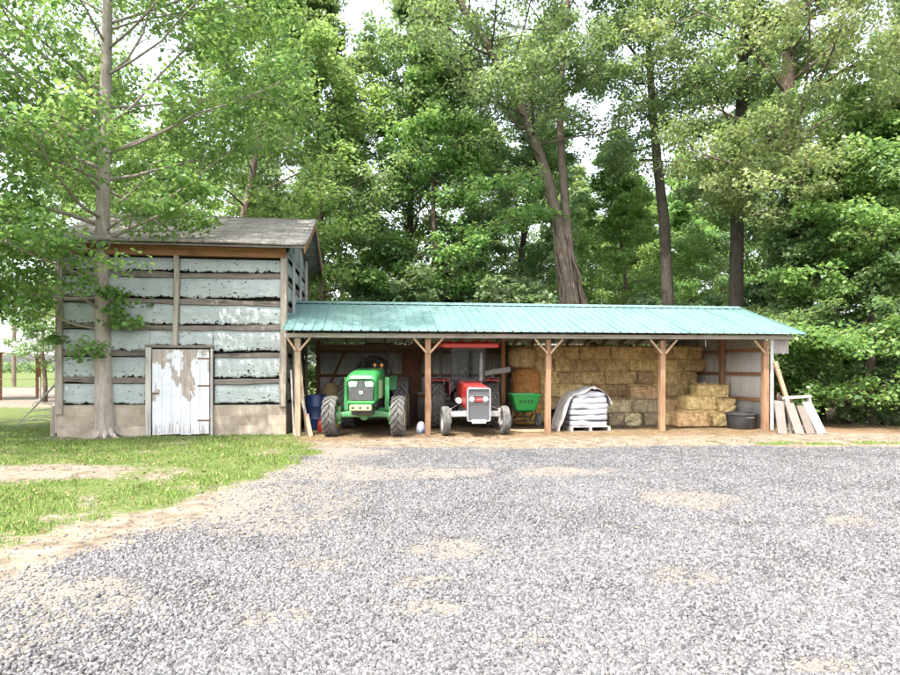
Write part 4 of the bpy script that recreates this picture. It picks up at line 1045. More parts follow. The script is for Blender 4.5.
# ------------------------------------------------------------------ pallet of sacks
def sacks():
    v = .62; u = U(585.5, v)
    t = thing('wood_pallet', 'pale wooden pallet on the shed floor carrying a stack of white sacks', 'pallet', W(u, v), TH)
    for x in (-.50, 0, .50): MB().box(x-.03, x+.03, -.42, .42, .02, .12).build('stringer', M_grayx, t, bevel=.004)
    for i in range(6): MB().box(-.53, .53, -.42+i*.152, -.33+i*.152, .122, .14).build('deck_board', M_grayx, t, bevel=.003)
    for y in (-.42, -.04, .33): MB().box(-.53, .53, y, y+.09, 0., .018).build('bottom_board', M_grayx, t, bevel=.003)
    m, n, l, b, o = nt('white_sack')
    vv = coords(n, l)
    c = ramp(n, l, noise(n, l, coords(n, l, (1, 1, 3)), 4.5, 6, .65), [(.3, (.27, .28, .32)), (.6, (.40, .40, .44))])
    c = mixc(n, l, ramp(n, l, noise(n, l, coords(n, l, (2, 2, 6)), 5, 3, .5), [(.64, 0.), (.68, .55)]), c, (.33, .35, .42))
    l.new(c, b.inputs['Base Color']); b.inputs['Roughness'].default_value = .38
    bumpn(n, l, noise(n, l, coords(n, l, (1, 1, 2)), 9, 5, .6), .55, .04, b)
    names = ['at the bottom of the stack on the pallet', 'second from the bottom of the pallet stack', 'third from the bottom of the pallet stack', 'third from the top of the pallet stack', 'just below the topmost of the pallet stack', 'topmost of the stack on the pallet under the crumpled cover']
    r = np.random.default_rng(3)
    for j in range(6):
        w, d, h = 1.04+.06*(r.random()-.5)-(.14 if j == 5 else 0)-(.05 if j == 4 else 0), .82, .150
        rings = []; N = 40
        for tz in np.linspace(-1, 1, 9):
            k = (1-abs(tz)**3.2)**.42 if abs(tz) < 1 else .0
            ring = []
            for q in range(N):
                a = 2*pi*q/N; ca, sa = cos(a), sin(a)
                s = (abs(ca)**6+abs(sa)**6)**(-1/6.)
                kk = .86+.14*k
                x = w/2*s*ca*kk*(1+.07*(vn(a*3+j*7, tz*2+3)-.5)); y = d/2*s*sa*kk*(1+.03*(vn(a*3+j*5, 2.)-.5))
                z = tz*h/2*(1.1+.7*(vn(x*6+j*3, y*5+tz)-.5))+.045*(vn(x*4+j*9, y*3)-.5)
                ring.append((x, y, z))
            rings.append(ring)
        o = MB().loft(rings).build('sack', m, loc=W(u+.03*(r.random()-.5), v+.02*(r.random()-.5), .14+h*.5+j*.147), rz=TH+.04*(r.random()-.5), smooth='all')
        tag(o, 'plump white plastic sack, '+names[j], 'sack', 'white sacks stacked on the pallet')
    # cover: crumpled clear-grey sheet draped over the top and down the left side
    m2 = mat('grey_plastic_cover', (.44, .425, .40), .35, c2=(.30, .285, .26), scale=6, bump=.6, bscale=12)
    m2.node_tree.nodes['Principled BSDF'].inputs['Alpha'].default_value = 1
    prof = [(-.86, .02), (-.80, .20), (-.74, .42), (-.66, .66), (-.56, .87), (-.40, 1.0), (-.2, 1.06), (.0, 1.15), (.14, 1.17), (.3, 1.09), (.45, .98), (.535, .86), (.56, .70)]
    vs = []; fs = []; nyy = 10; npf = 48
    ss = np.linspace(0, len(prof)-1, npf)
    for i, s in enumerate(ss):
        x = np.interp(s, range(len(prof)), [p[0] for p in prof]); z = np.interp(s, range(len(prof)), [p[1] for p in prof])
        for j in range(nyy+1):
            y = -.44+.90*j/nyy; f = .07*(vn(s*1.3, j*.8+5)-.5)
            front = -.05*sin(s*1.1) if j == 0 else 0
            vs.append((x+f*(1 if x < -.5 else .3), y+front, max(.01, z+f*(0 if x < -.5 else .9)-(.03 if j in (0, nyy) else 0))))
    for i in range(npf-1):
        for j in range(nyy): a = i*(nyy+1)+j; fs.append((a, a+1, a+nyy+2, a+nyy+1))
    o = MB().add(vs, fs).build('plastic_cover', m2, loc=W(u, v), rz=TH, smooth='all'); s_ = o.modifiers.new('so', 'SOLIDIFY'); s_.thickness = .006
    tag(o, 'crumpled grey plastic cover draped over the white sacks and down their left side', 'cover')
sacks()

# ------------------------------------------------------------------ smaller things in and by the shed
def small_things():
    # black rubber tub
    v = .40; mb = MB()
    mb.lathe([(.001, .0), (.30, .0), (.33, .03), (.385, .40), (.41, .41), (.41, .445), (.375, .45), (.355, .42), (.305, .05), (.001, .05)], axis='z', n=36)
    t = thing('rubber_tub', 'round black rubber stock tub on the floor by the right wall', 'tub', W(U(741, v), v), TH)
    mb.build('tub_body', mat('black_rubber', (.022, .023, .026), .6, c2=(.05, .05, .052), scale=4), t, smooth=True)
    for s in (-1, 1): MB().tube([(-.1, s*.40, .34), (-.09, s*.455, .34), (.09, s*.455, .34), (.1, s*.40, .34)], .018, 8).build('handle', M_rubber, t, smooth=True)
    # four boards leaning on the end of the shed, the tabletop frame behind, and the pole
    gb = [((778.5, 770), 401, .30, 0, M_grayx), ((740, 695), 403, .3, 0, M_grayx)]
    def lean(px0, px1, v0, py_top, wd, th, m, label, name, cat, group=None, dv=.35, loc_v=None):
        a = np.array(W(U(px0, v0), v0, .0)); u1 = U(px1, v0+dv); b = np.array(W(u1, v0+dv)); z = CH+(HZ-py_top)/F*b[1]; b[2] = z
        d = b-a; side = nrm(np.cross(d, (-EY, EX, .0)))
        wv = np.array([EX, EY, 0]); wv = nrm(wv-nrm(d)*np.dot(wv, nrm(d))); tv = np.cross(nrm(d), wv)
        mb = MB(); vs = []
        for p in (np.zeros(3), d):
            for i, j in ((-1,-1),(1,-1),(1,1),(-1,1)): vs.append(p+wv*i*wd/2+tv*j*th/2)
        mb.add(vs, [(0,1,2,3),(7,6,5,4),(4,5,1,0),(5,6,2,1),(6,7,3,2),(7,4,0,3)])
        o = mb.build(name, m, bevel=.004, loc=tuple(a))
        return tag(o, label, cat, group)
    pb = mat('primed_board', (0.181, 0.155, 0.134), .7, c2=(0.139, 0.118, 0.101), scale=3, bump=.15)
    pw = mat('white_painted_board', (0.260, 0.260, 0.265), .6, c2=(0.210, 0.210, 0.214), scale=3, bump=.12)
    pt = mat('tan_board', (0.147, 0.118, 0.097), .75, c2=(0.109, 0.088, 0.074), scale=3, bump=.15)
    g4 = 'wide boards leaning against the end of the shed'
    lean(782.5, 778.5, -1.0, 401, .235, .035, pb, 'leftmost of the four wide boards leaning at the shed end, beside the white corner trim', 'leaning_board', 'board', g4, dv=.35)
    lean(800, 789, -1.05, 403, .235, .035, pb, 'pale board leaning at the shed end, second of four from the left', 'leaning_board', 'board', g4, dv=.45)
    lean(811, 800.5, -1.0, 406, .22, .035, pt, 'tan board leaning at the shed end, third of four and dullest', 'leaning_board', 'board', g4, dv=.45)
    lean(822, 806.5, -1.0, 402, .25, .04, pw, 'bright white board leaning at the shed end, rightmost of the four', 'leaning_board', 'board', g4, dv=.5)
    lean(797, 775, -.35, 362, .10, .07, M_pale, 'yellowish timber pole leaning to the left behind the wide boards', 'leaning_pole', 'pole', dv=.1)
    t = thing('trestle_top', 'grey timber frame standing behind the leaning boards at the shed end', 'trestle', W(U(798, -.48), -.48), TH)
    MB().bar((-.42, 0, .88), (.36, 0, .92), .06, .07, (0,0,1)).build('top_rail', M_grayx, t, bevel=.004)
    for x in (-.36, .32):
        for y in (-.25, .25): MB().bar((x, y, 0), (x*.95, y*.1, .86), .05, .05, (0,1,0)).build('leg', M_grayz, t, bevel=.004)
    # lumber leaning in the gap by the barn corner
    gs = 'scrap lumber leaning in the gap beside the barn'
    lean(300, 297, .25, 345, .055, .045, M_grayz, 'long grey stick leaning nearest the barn corner', 'lumber_stick', 'lumber', gs, dv=.2)
    lean(306.5, 300, .20, 356, .05, .04, M_palez, 'pale strip of lumber leaning right of the long grey stick', 'lumber_stick', 'lumber', gs, dv=.3)
    lean(310, 299.5, .10, 385, .07, .03, M_grayz, 'weathered flat board leaning beside the first shed post', 'lumber_stick', 'lumber', gs, dv=.35)
    lean(311, 306.5, -.02, 414, .10, .03, mat('reddish_board', (.42, .25, .17), .85, c2=(.30, .17, .11), bump=.2), 'short reddish board leaning lowest of the scrap lumber', 'lumber_stick', 'lumber', gs, dv=.15)
    lean(294, 291, .35, 370, .04, .04, M_grayz, 'thin dark stick leaning on the barn wall behind the shed post', 'lumber_stick', 'lumber', gs, dv=.1)
    # blue barrel
    v = 1.9
    t = thing('plastic_barrel', 'dark blue plastic barrel in the left corner of the shed', 'barrel', W(U(316.5, v), v), TH)
    bm_ = mat('blue_plastic', (.025, .05, .16), .4, c2=(.02, .035, .11), scale=4)
    MB().lathe([(.001, 0), (.27, 0), (.29, .03), (.29, .26), (.305, .29), (.29, .32), (.29, .60), (.305, .63), (.29, .66), (.29, .88), (.265, .93), (.25, .93), (.25, .90), (.001, .90)], axis='z', n=32).build('barrel_body', bm_, t, smooth=True)
    for a in (.6, 3.5): MB().lathe([(.001, .925), (.035, .925), (.035, .90)], (.14*cos(a), .14*sin(a), 0), 'z', 14).build('bung', M_black, t)
    # red fuel can
    v = .95
    t = thing('fuel_can', 'red plastic fuel can on the ground between the blue barrel and the tractor tyre', 'fuel can', W(U(323, v), v), TH)
    rc = mat('red_plastic', (.42, .02, .018), .4, c2=(.33, .02, .02), scale=4)
    MB().loft([[(x, y, z) for x, y in rrect(w, d, .05, 4)] for w, d, z in ((.24, .17, 0), (.27, .20, .03), (.27, .20, .25), (.22, .15, .31), (.10, .08, .33))]).build('can_body', rc, t, smooth=True)
    MB().tube([(-.09, 0, .30), (-.08, 0, .37), (.05, 0, .385), (.08, 0, .31)], .016, 8).build('handle', rc, t, smooth=True)
    MB().tube([(.09, 0, .30), (.12, 0, .36), (.17, -.02, .42)], [.025, .018, .014], 8).build('spout', M_black, t, smooth=True)
    # tan sack beyond the barrel
    rings = []
    for tz, k in ((0, .8), (.1, 1.), (.5, 1.05), (.8, .9), (.93, .6), (1., .45)):
        rings.append([(.24*k*cos(a)*(1+.15*(vn(a*2, tz*3)-.5)), .19*k*sin(a), tz*.52) for a in np.linspace(0, 2*pi, 24, endpoint=False)])
    o = MB().loft(rings).build('feed_sack', mat('tan_sack', (.38, .27, .13), .8, c2=(.24, .16, .08), bump=.4), loc=W(U(331, 2.6), 2.6, .72), rz=TH, smooth='all')
    tag(o, 'tan feed sack slumped on a crate behind the left tractor tyre', 'sack')
    t = thing('wood_crate', 'dark wooden crate under the tan feed sack at the shed back', 'crate', W(U(331, 2.6), 2.6), TH)
    for i in range(4): MB().box(-.33, .33, -.25, -.23, .02+i*.178, .175+i*.178).build('slat', M_brown, t, bevel=.003)
    for x in (-.33, .30): MB().box(x, x+.03, -.229, .25, 0, .71).build('side_panel', M_brown, t, bevel=.003)
    MB().box(-.30, .30, -.229, .25, .66, .70).build('lid', M_brown, t)
    # crumpled white and blue bag by the second post
    rings = []
    for tz, k in ((0, .9), (.15, 1.05), (.5, .95), (.8, .7), (1., .35)):
        rings.append([(.12*k*cos(a)*(1+.3*(vn(a*2.4, tz*3+9)-.5)), .12*k*sin(a), tz*.30) for a in np.linspace(0, 2*pi, 22, endpoint=False)])
    o = MB().loft(rings).build('feed_bag', mat('white_blue_bag', (.33, .35, .40), .5, c2=(.08, .13, .25), scale=5, lo=.5, hi=.56, bump=.4), loc=W(U(421, .35), .35), rz=TH, smooth='all')
    tag(o, 'crumpled white and blue feed bag on the floor left of the red tractor', 'bag')
    # low timber ramp boards on the floor between the red tractor and the post
    g = 'planks lying on the shed floor'
    for i, (pa, va, pb_, vb, lb) in enumerate(((512, .55, 546, .60, 'flat pale plank on the floor below the green spreader, the one at the back'), (516, .2, 547, .22, 'flat pale plank on the floor below the green spreader, the one in front'), (509, .72, 521, .05, 'short plank lying slantwise beside the red tractor wheel'))):
        a = np.array(W(U(pa, va), va, .035)); b2 = np.array(W(U(pb_, vb), vb, .03+.012*i))
        tag(MB().bar((0,0,0), b2-a, .15 if i < 2 else .10, .035).build('floor_plank', M_pale, bevel=.004, loc=tuple(a)), lb, 'plank', g)
    # pale beam propped beside the red tractor
    v = 2.4; a = np.array(W(U(483, v), v, 1.50)); b2 = np.array(W(U(510, v+.2), v+.2, 1.62))
    tag(MB().bar((0,0,0), b2-a, .05, .15).build('propped_beam', M_grayx, bevel=.005, loc=tuple(a)), 'pale grey beam fixed level behind the red tractor exhaust', 'beam')
    # dark twisted root on the floor
    mb = MB(); r = np.random.default_rng(8)
    for k in range(7):
        p = np.array([-.3+.1*k, .05*r.normal(), .03]); pts = [p]
        for s in range(5): p = p+np.array([.14*(1 if k % 2 else .5)*(1 if r.random() > .3 else -1), .05*r.normal(), .05*r.normal()]); p[2] = max(.01, min(.2, p[2])); pts.append(p)
        mb.tube(pts, [.022, .02, .016, .012, .009, .005], 6)
    v = 1.1; tag(mb.build('dead_branch', mat('dark_bark', (.07, .055, .045), .9, bump=.3), loc=W(U(622, v), v), rz=TH, smooth=True), 'dark tangled dead branch on the shed floor right of the white sacks', 'branch')
    # dark drum and implement shapes between the bays: a spare tyre on the back wall by the green tractor, a mower deck
    a_, lg = tyre(.52, .30, .30, 16, lugh=.03)
    sp = thing('spare_tyre', 'big black spare tyre leaning on the back wall behind the green tractor seat', 'tyre', W(U(374, 4.6), 4.6, 1.5), TH+pi/2)
    ty = a_.build('tyre_body', M_rubber, sp, smooth=True); lg.build('lugs', M_rubber, sp)
    t = thing('shelf_bench', 'rough timber bench along the back wall carrying the spare tyre', 'bench', W(U(374, 4.6), 4.6), TH)
    MB().box(-.95, .95, -.28, .28, .92, .97).build('bench_top', M_brown, t, bevel=.004)
    for x in (-.9, .85):
        for y in (-.25, .2): MB().box(x, x+.07, y, y+.07, 0, .918).build('leg', M_brownz, t)
    t = thing('oil_drum', 'dark steel drum standing behind the green tractor rear wheel', 'drum', W(U(408, 3.6), 3.6), TH)
    MB().lathe([(.001, 0), (.28, 0), (.29, .02), (.285, .28), (.30, .30), (.285, .32), (.285, .57), (.30, .59), (.285, .61), (.29, .86), (.28, .88), (.27, .86), (.001, .86)], axis='z', n=28).build('drum_body', mat('dark_drum', (.06, .05, .05), .6, c2=(.12, .06, .04), scale=4, bump=.2), t, smooth=True)
    MB().lathe([(.001, .875), (.035, .875), (.035, .85)], (.15, .05, 0), 'z', 12).build('bung', M_rust, t)
small_things()

# ------------------------------------------------------------------ trees
def barkmat(name, c, c2, bump=.9):
    m, n, l, b, o = nt(name)
    f = noise(n, l, coords(n, l, (6, 6, 1.1)), 2.6, 8, .72)
    g = noise(n, l, coords(n, l), 2.0, 4)
    x = mathn(n, l, 'ADD', mathn(n, l, 'MULTIPLY', f, .65), mathn(n, l, 'MULTIPLY', g, .35))
    l.new(ramp(n, l, x, [(.34, c2), (.5, c), (.68, tuple(q*1.35 for q in c))]), b.inputs['Base Color'])
    b.inputs['Roughness'].default_value = .95; b.inputs['Specular IOR Level'].default_value = .15
    bumpn(n, l, f, bump, .04, b); return m
BK_maple = barkmat('maple_bark', (0.336, 0.290, 0.248), (0.193, 0.160, 0.130), .6)
BK_dark = barkmat('dark_bark', (.082, .069, .056), (.036, .03, .025))
BK_brown = barkmat('brown_bark', (.17, .13, .10), (.075, .055, .043))
BK_vine = barkmat('vine_covered_bark', (.145, .115, .09), (.058, .046, .037))
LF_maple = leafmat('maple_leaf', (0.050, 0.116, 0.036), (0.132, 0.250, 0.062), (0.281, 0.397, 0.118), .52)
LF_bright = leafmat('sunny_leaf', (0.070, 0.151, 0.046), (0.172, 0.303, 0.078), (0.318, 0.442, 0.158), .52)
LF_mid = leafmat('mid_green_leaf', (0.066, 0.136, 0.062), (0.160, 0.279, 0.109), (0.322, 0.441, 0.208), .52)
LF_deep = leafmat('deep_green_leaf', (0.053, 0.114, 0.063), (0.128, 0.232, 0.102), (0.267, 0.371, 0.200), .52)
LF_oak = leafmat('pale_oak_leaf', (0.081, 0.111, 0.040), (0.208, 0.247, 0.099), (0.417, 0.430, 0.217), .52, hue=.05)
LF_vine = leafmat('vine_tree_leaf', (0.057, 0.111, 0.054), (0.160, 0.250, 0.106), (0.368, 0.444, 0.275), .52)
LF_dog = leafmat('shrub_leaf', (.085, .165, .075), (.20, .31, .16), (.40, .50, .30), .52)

def curve_branch(r, p, d, L, n, lift=.12, wob=.13):
    pts = [np.array(p, float)]; d = nrm(d)
    for i in range(n):
        d = nrm(d+np.array([0, 0, lift])+r.normal(size=3)*wob); pts.append(pts[-1]+d*L/n)
    return pts
def leaf_cloud(r, C, rc, per, size, tone_c, flat=.55, up=.75, droop=0.):
    C = np.asarray(C); n = len(C)*per
    ci = np.repeat(np.arange(len(C)), per)
    g = r.normal(size=(n, 3)); g /= np.linalg.norm(g, axis=1)[:, None]+1e-9
    rad = r.random(n)**.45
    off = g*rad[:, None]*np.asarray(rc)[ci][:, None]*np.array([1, 1, flat])
    off[:, 2] -= droop*np.hypot(off[:, 0], off[:, 1])
    P = C[ci]+off
    nr = r.normal(size=(n, 3))*.62+np.array([0, 0, up])+g*.35; nr /= np.linalg.norm(nr, axis=1)[:, None]
    t = r.normal(size=(n, 3)); t -= nr*(t*nr).sum(1)[:, None]; t /= np.linalg.norm(t, axis=1)[:, None]+1e-9
    b = np.cross(nr, t); s = size*(.55+.7*r.random(n))[:, None]
    fold = nr*s*.14
    V = np.stack([P-t*s*.55, P+b*s*.36-t*s*.08+fold, P+t*s*.55, P-b*s*.36-t*s*.08+fold], 1)
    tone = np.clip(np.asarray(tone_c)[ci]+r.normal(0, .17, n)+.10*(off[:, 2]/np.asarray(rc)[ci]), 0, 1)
    return V.reshape(-1, 3), tone
def skeleton(r, trunk, tr, nl, t0, Lmax, prof, el0=20, el1=65, subs=5, lift=.10, extra=(), az0=None, cl=1.0, f0=.22):
    """trunk: points, tr: radii. Returns (branches, clump centres, clump radii)."""
    trunk = [np.array(p, float) for p in trunk]; B = [(trunk, tr, 12)]; C = []; RC = []
    seg = np.array([0]+[np.linalg.norm(trunk[i+1]-trunk[i]) for i in range(len(trunk)-1)]); cum = np.cumsum(seg)/seg.sum()
    def tp(t): return np.array([np.interp(t, cum, [p[k] for p in trunk]) for k in range(3)]), np.interp(t, cum, tr)
    az = r.random()*6.28
    jobs = []
    for i in range(nl):
        t = t0+(1-t0)*(i+.5)/nl; p, rr = tp(t); az += 2.4+r.normal()*.35
        el = R(el0+(el1-el0)*((t-t0)/(1-t0))**1.2+r.normal()*7); L = Lmax*prof((t-t0)/(1-t0))*(.75+.5*r.random())
        jobs.append((p, rr*.25, np.array([cos(az)*cos(el), sin(az)*cos(el), sin(el)]), L, subs))
    for e in extra:
        p, rr = tp(e[0]); jobs.append((p, rr*e[3], nrm(e[1]), e[2], e[4] if len(e) > 4 else subs))
    for p, rr, d, L, ns in jobs:
        if L < .3: continue
        lim = curve_branch(r, p, d, L, 6, lift); B.append((lim, list(np.linspace(max(rr, .012), .010, 7)), 6))
        for s in range(ns):
            f = f0+(1-f0)*(s+r.random()*.8)/ns; k = min(5, int(f*6)); q = lim[k]+(lim[k+1]-lim[k])*(f*6-k if f < 1 else 1)
            ld = nrm(lim[k+1]-lim[k]); sd = nrm(np.cross(ld, (0, 0, 1)))*(1 if s % 2 else -1)
            dd = nrm(ld*.75+sd*(.8+.3*r.random())+np.array([0, 0, .25*r.normal()])); SL = L*(.28+.30*r.random())*(1.1-.5*f)
            sub = curve_branch(r, q, dd, SL, 4, lift*.4, .18); B.append((sub, list(np.linspace(max(.008, rr*.35), .005, 5)), 5))
            for g in (1.6, 2.8, 4.0):
                a = int(min(g, 3.99)); C.append(sub[a]+(sub[a+1]-sub[a])*(g-a)+r.normal(size=3)*.08); RC.append((.36+.36*r.random())*cl*(.6+.09*L))
        C.append(lim[-1]); RC.append(.42*cl*(.6+.09*L))
    for k in (1., .97): C.append(tp(k)[0]); RC.append(.7*cl)
    return B, C, RC
def make_tree(name, label, loc, bark, leaf, r, sk, per, size, group=None, flat=.55, up=.75, droop=0., cat='tree', bias=0.):
    B, C, RC = sk
    t = thing(name, label, cat, loc, 0, group)
    mb = MB()
    for pts, rad, n in B: mb.tube(pts, rad, n)
    mb.build('trunk', bark, t, smooth='all')
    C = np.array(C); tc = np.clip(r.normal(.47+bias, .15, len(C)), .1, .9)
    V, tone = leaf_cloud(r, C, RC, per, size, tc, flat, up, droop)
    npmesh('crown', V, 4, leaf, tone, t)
    return t
dome = lambda t: (.55+.45*math.sin(pi*min(1, t*1.15+.15)))*(1-.55*t**2.5)
cone = lambda t: 1.0-.72*t
col_ = lambda t: .8-.35*t

def trees():
    N = lambda s: np.random.default_rng(s)
    sub = lambda p, q: tuple(np.array(p)-np.array(q))
    # --- maple in front of the barn -------------------------------------------------
    r = N(21); Y = 15.35; base = at(106, 436, Y); base[2] = 0
    tr_px = ((106, 436), (105.5, 420), (104, 390), (103, 330), (102, 250), (104, 150), (106, 70), (108, 0), (111, -80), (112, -150), (110, -210))
    pts = [sub(at(x, y, Y), base) for x, y in tr_px]; pts[0] = (0, 0, -.1)
    rad = [.30, .235, .20, .175, .16, .145, .125, .105, .08, .055, .02]
    def d(az, el): return np.array([cos(R(az))*cos(R(el)), sin(R(az))*cos(R(el)), sin(R(el))])
    extra = [(.17, d(200, 5), 3.6, .16), (.20, d(-95, 4), 3.4, .18), (.165, d(-35, 12), 1.0, .07, 1), (.20, d(5, 4), 1.1, .07, 1), (.225, d(-60, 0), .9, .06, 1), (.15, d(-140, 8), 1.0, .06, 1), (.215, d(172, 10), 4.2, .18), (.24, d(250, 5), 4.0, .2), (.275, d(215, 10), 4.6, .2), (.34, d(-100, 12), 4.6, .25), (.38, d(-105, 14), 4.8, .25), (.32, d(-30, 12), 4.0, .22), (.44, d(-20, 14), 5.2, .25), (.48, d(-10, 14), 5.4, .25), (.52, d(-115, 10), 5.4, .25), (.56, d(-12, 8), 5.4, .25), (.40, d(-108, 8), 6.2, .28), (.45, d(-95, 5), 6.0, .28), (.50, d(-122, 8), 6.2, .28), (.43, d(-112, 8), 5.6, .28), (.60, d(-25, 10), 6.2, .3), (.64, d(0, 10), 6.0, .3), (.68, d(-18, 12), 5.8, .3),
             (.30, d(-22, 8), 3.2, .35), (.33, d(190, 12), 4.4, .4), (.40, d(35, 22), 4.6, .3), (.42, d(150, 15), 4.2, .25), (.28, d(100, 6), 3.2, .2), (.36, d(70, 10), 3.8, .2),
              (.46, d(-120, 8), 4.0, .4), (.25, d(-130, 2), 4.4, .2), (.22, d(-150, -2), 4.0, .2)]
    sk = skeleton(r, pts, rad, 26, .38, 4.9, dome, 8, 62, 6, .05, extra, cl=1.0, f0=.22)
    t = make_tree('maple_tree', 'tall maple with pale bark growing in front of the old barn', tuple(base), BK_maple, LF_maple, r, sk, 64, .13, flat=.5, up=.8, droop=.15)
    mb = MB()
    for a, L in ((-100, .55), (-40, .75), (10, .8), (195, .95), (150, .7), (240, .6), (-70, .5)):
        p = [np.array([cos(R(a))*k, sin(R(a))*k*.8, z]) for k, z in ((.08, .36), (.20, .15), (.32, .06), (.45, .01), (.5+L*.5, -.05))]
        mb.tube(p, [.13, .10, .065, .04, .015], 8)
    mb.build('root_flare', BK_maple, t, smooth='all')

    r = N(23); b = np.array([-14.2, 13.6, 0]); pts = [np.array([.05*k*sin(k), .04*k, 1.25*k]) for k in range(10)]
    sk = skeleton(r, pts, list(np.linspace(.22, .03, 10)), 30, .22, 5.0, dome, 5, 60, 5, .05, cl=1.05)
    make_tree('maple_tree', 'maple at the left edge whose boughs hang into the picture beside the barn', tuple(b), BK_maple, LF_maple, r, sk, 70, .13, flat=.5, up=.8, droop=.2)

    # --- bright tree right behind the barn -------------------------------------------
    def generic(seed, h, r0, Lmax, nl, t0, prof, lean=.05, el0=15, el1=62, subs=5, cl=1.1, lift=.08):
        r = N(seed); pts = []; p = np.zeros(3); dd = nrm(np.array([r.normal()*lean, r.normal()*lean, 1.]))
        for i in range(10): pts.append(p.copy()); dd = nrm(dd+np.array([r.normal()*lean, r.normal()*lean, .08])); p = p+dd*h/9
        return r, skeleton(r, pts, list(np.linspace(r0, .03, 10)), nl, t0, Lmax, prof, el0, el1, subs, lift, cl=cl)
    r, sk = generic(31, 15.5, .22, 5.6, 30, .20, dome)
    b = at(232, 300, 23.0); make_tree('maple_tree', 'bright yellow green maple whose boughs hang over the barn roof', (b[0], b[1], 0), BK_brown, LF_bright, r, sk, 84, .155, flat=.6, up=.95, bias=.08)

    # --- twin trunk tree with vines -----------------------------------------------------
    r = N(41); Y = 24.5; base = at(572, 300, Y); base[2] = 0
    A = [sub(at(x, y, Y), base) for x, y in ((575, 400), (572, 300), (560, 235), (548, 180), (535, 140), (515, 95), (490, 50), (462, 5), (430, -50), (405, -110))]; A[0] = (.1, 0, 0)
    ra = [.33, .30, .25, .20, .18, .16, .14, .12, .09, .05]
    sk = skeleton(r, A, ra, 22, .42, 5.2, dome, 5, 60, 5, .06, [(.55, (-1, -.3, .15), 4.5, .4), (.60, (.9, -.5, .1), 4., .4), (.66, (-.9, -.5, -.05), 4.5, .35), (.5, (-.3, -1, .1), 3.8, .35)], cl=1.1)
    B2 = [sub(at(x, y, Y+.1), base) for x, y in ((574, 300), (568, 235), (563, 180), (560, 130), (561, 80), (566, 20), (573, -60), (578, -140))]
    s2 = skeleton(r, B2, [.18, .165, .155, .14, .12, .10, .08, .04], 18, .45, 4.8, dome, 8, 60, 5, .06, [(.42, (-.6, -1, .1), 3.2, .3), (.47, (.5, -1, -.05), 3.2, .3), (.52, (.9, -.3, .15), 4.2, .35)], cl=1.1)
    sk = (sk[0]+s2[0], sk[1]+s2[1], sk[2]+s2[2])
    t = make_tree('forked_tree', 'big forked tree with vine tangled trunks behind the middle of the shed', tuple(base), BK_vine, LF_vine, r, sk, 80, .14, flat=.6, up=.7, droop=.1)
    mb = MB()
    for k in range(84):
        a0 = r.random()*6.28; h0 = .3*r.random(); h1 = 2.5+5*r.random(); pp = []; tw = (r.random()-.5)*5; hang = r.random() < .5
        for s in range(14):
            z = h0+(h1-h0)*s/13
            c = np.array([np.interp(z, [q[2] for q in A], [q[0] for q in A]), 0, z]); rr = np.interp(z, [q[2] for q in A], ra)*1.04+.03+(.28*sin(pi*s/13)*r.random() if hang else .05*r.random())
            pp.append(c+np.array([cos(a0+tw*s/13), sin(a0+tw*s/13), 0])*rr)
        mb.tube(pp, [.012+.018*r.random()]*14, 5)
    mb.build('vines', BK_vine, t, smooth='all')

    # --- slender dark tree, dark trunk, right hand oak ----------------------------------
    def pxtree(name, label, seed, Y, path, radii, nl, t0, Lmax, prof, bark, leaf, per, size, extra=(), el0=10, el1=60, subs=5, cl=1.1, flat=.5, up=.7, droop=.1, bias=0.):
        r = N(seed); base = at(path[0][0], 300, Y); base[2] = 0
        P = [sub(at(x, y, Y), base) for x, y in path]; P[0] = (P[0][0], 0, -.05)
        sk = skeleton(r, P, radii, nl, t0, Lmax, prof, el0, el1, subs, .06, extra, cl=cl)
        return make_tree(name, label, tuple(base), bark, leaf, r, sk, per, size, flat=flat, up=up, droop=droop, bias=bias)
    pxtree('slender_tree', 'slender dark trunked tree standing clear above the shed roof, right of the forked tree', 51, 25.5, ((669, 400), (668, 300), (664, 220), (657, 160), (652, 100), (648, 40), (640, -30), (632, -90)),
           [.27, .24, .21, .18, .15, .12, .08, .03], 20, .52, 4.2, dome, BK_dark, LF_deep, 52, .14, [(.60, (1, -.3, .8), 3.2, .5), (.68, (-1, -.2, .7), 3.4, .45), (.5, (-.9, -.6, .1), 3., .35)])
    pxtree('dark_tree', 'dark trunked tree with heavy shadowy crown behind the right end of the shed', 61, 24.0, ((737, 400), (736, 300), (737, 230), (739, 160), (742, 90), (744, 20), (748, -60), (750, -130)),
           [.28, .26, .24, .22, .20, .16, .11, .04], 26, .38, 5., dome, BK_dark, LF_deep, 84, .145)
    pxtree('oak_tree', 'spreading oak with pale olive leaves and a low crooked bough at upper right', 71, 21.5, ((812, 400), (800, 250), (790, 170), (786, 100), (790, 30), (800, -50), (806, -140)),
           [.30, .27, .25, .22, .18, .12, .05], 34, .30, 5.6, dome, BK_brown, LF_oak, 105, .125,
           [(.40, (.85, -.15, .42), 5.2, .62), (.46, (-.75, -.6, -.02), 3.8, .3), (.50, (-.35, -1, .05), 3.6, .3), (.42, (-1., -.5, -.2), 3.2, .25), (.55, (.6, -.9, .2), 4.2, .35)], flat=.6, up=.55, droop=.3, bias=.05)
    # --- full leafed trees at the right edge, crowns down to the ground ------------------
    r, sk = generic(81, 9.5, .17, 3.7, 40, .07, cone, .05, -4, 55, 6, 1.0, .03)
    b = at(872, 400, 18.6); make_tree('leafy_tree', 'bright leafy tree with boughs to the ground right of the leaning boards', (b[0], b[1], 0), BK_dark, LF_bright, r, sk, 84, .13, flat=.55, up=.8, droop=.35)
    r, sk = generic(82, 11.5, .19, 4.2, 40, .07, cone, .05, -4, 55, 6, 1.0, .03)
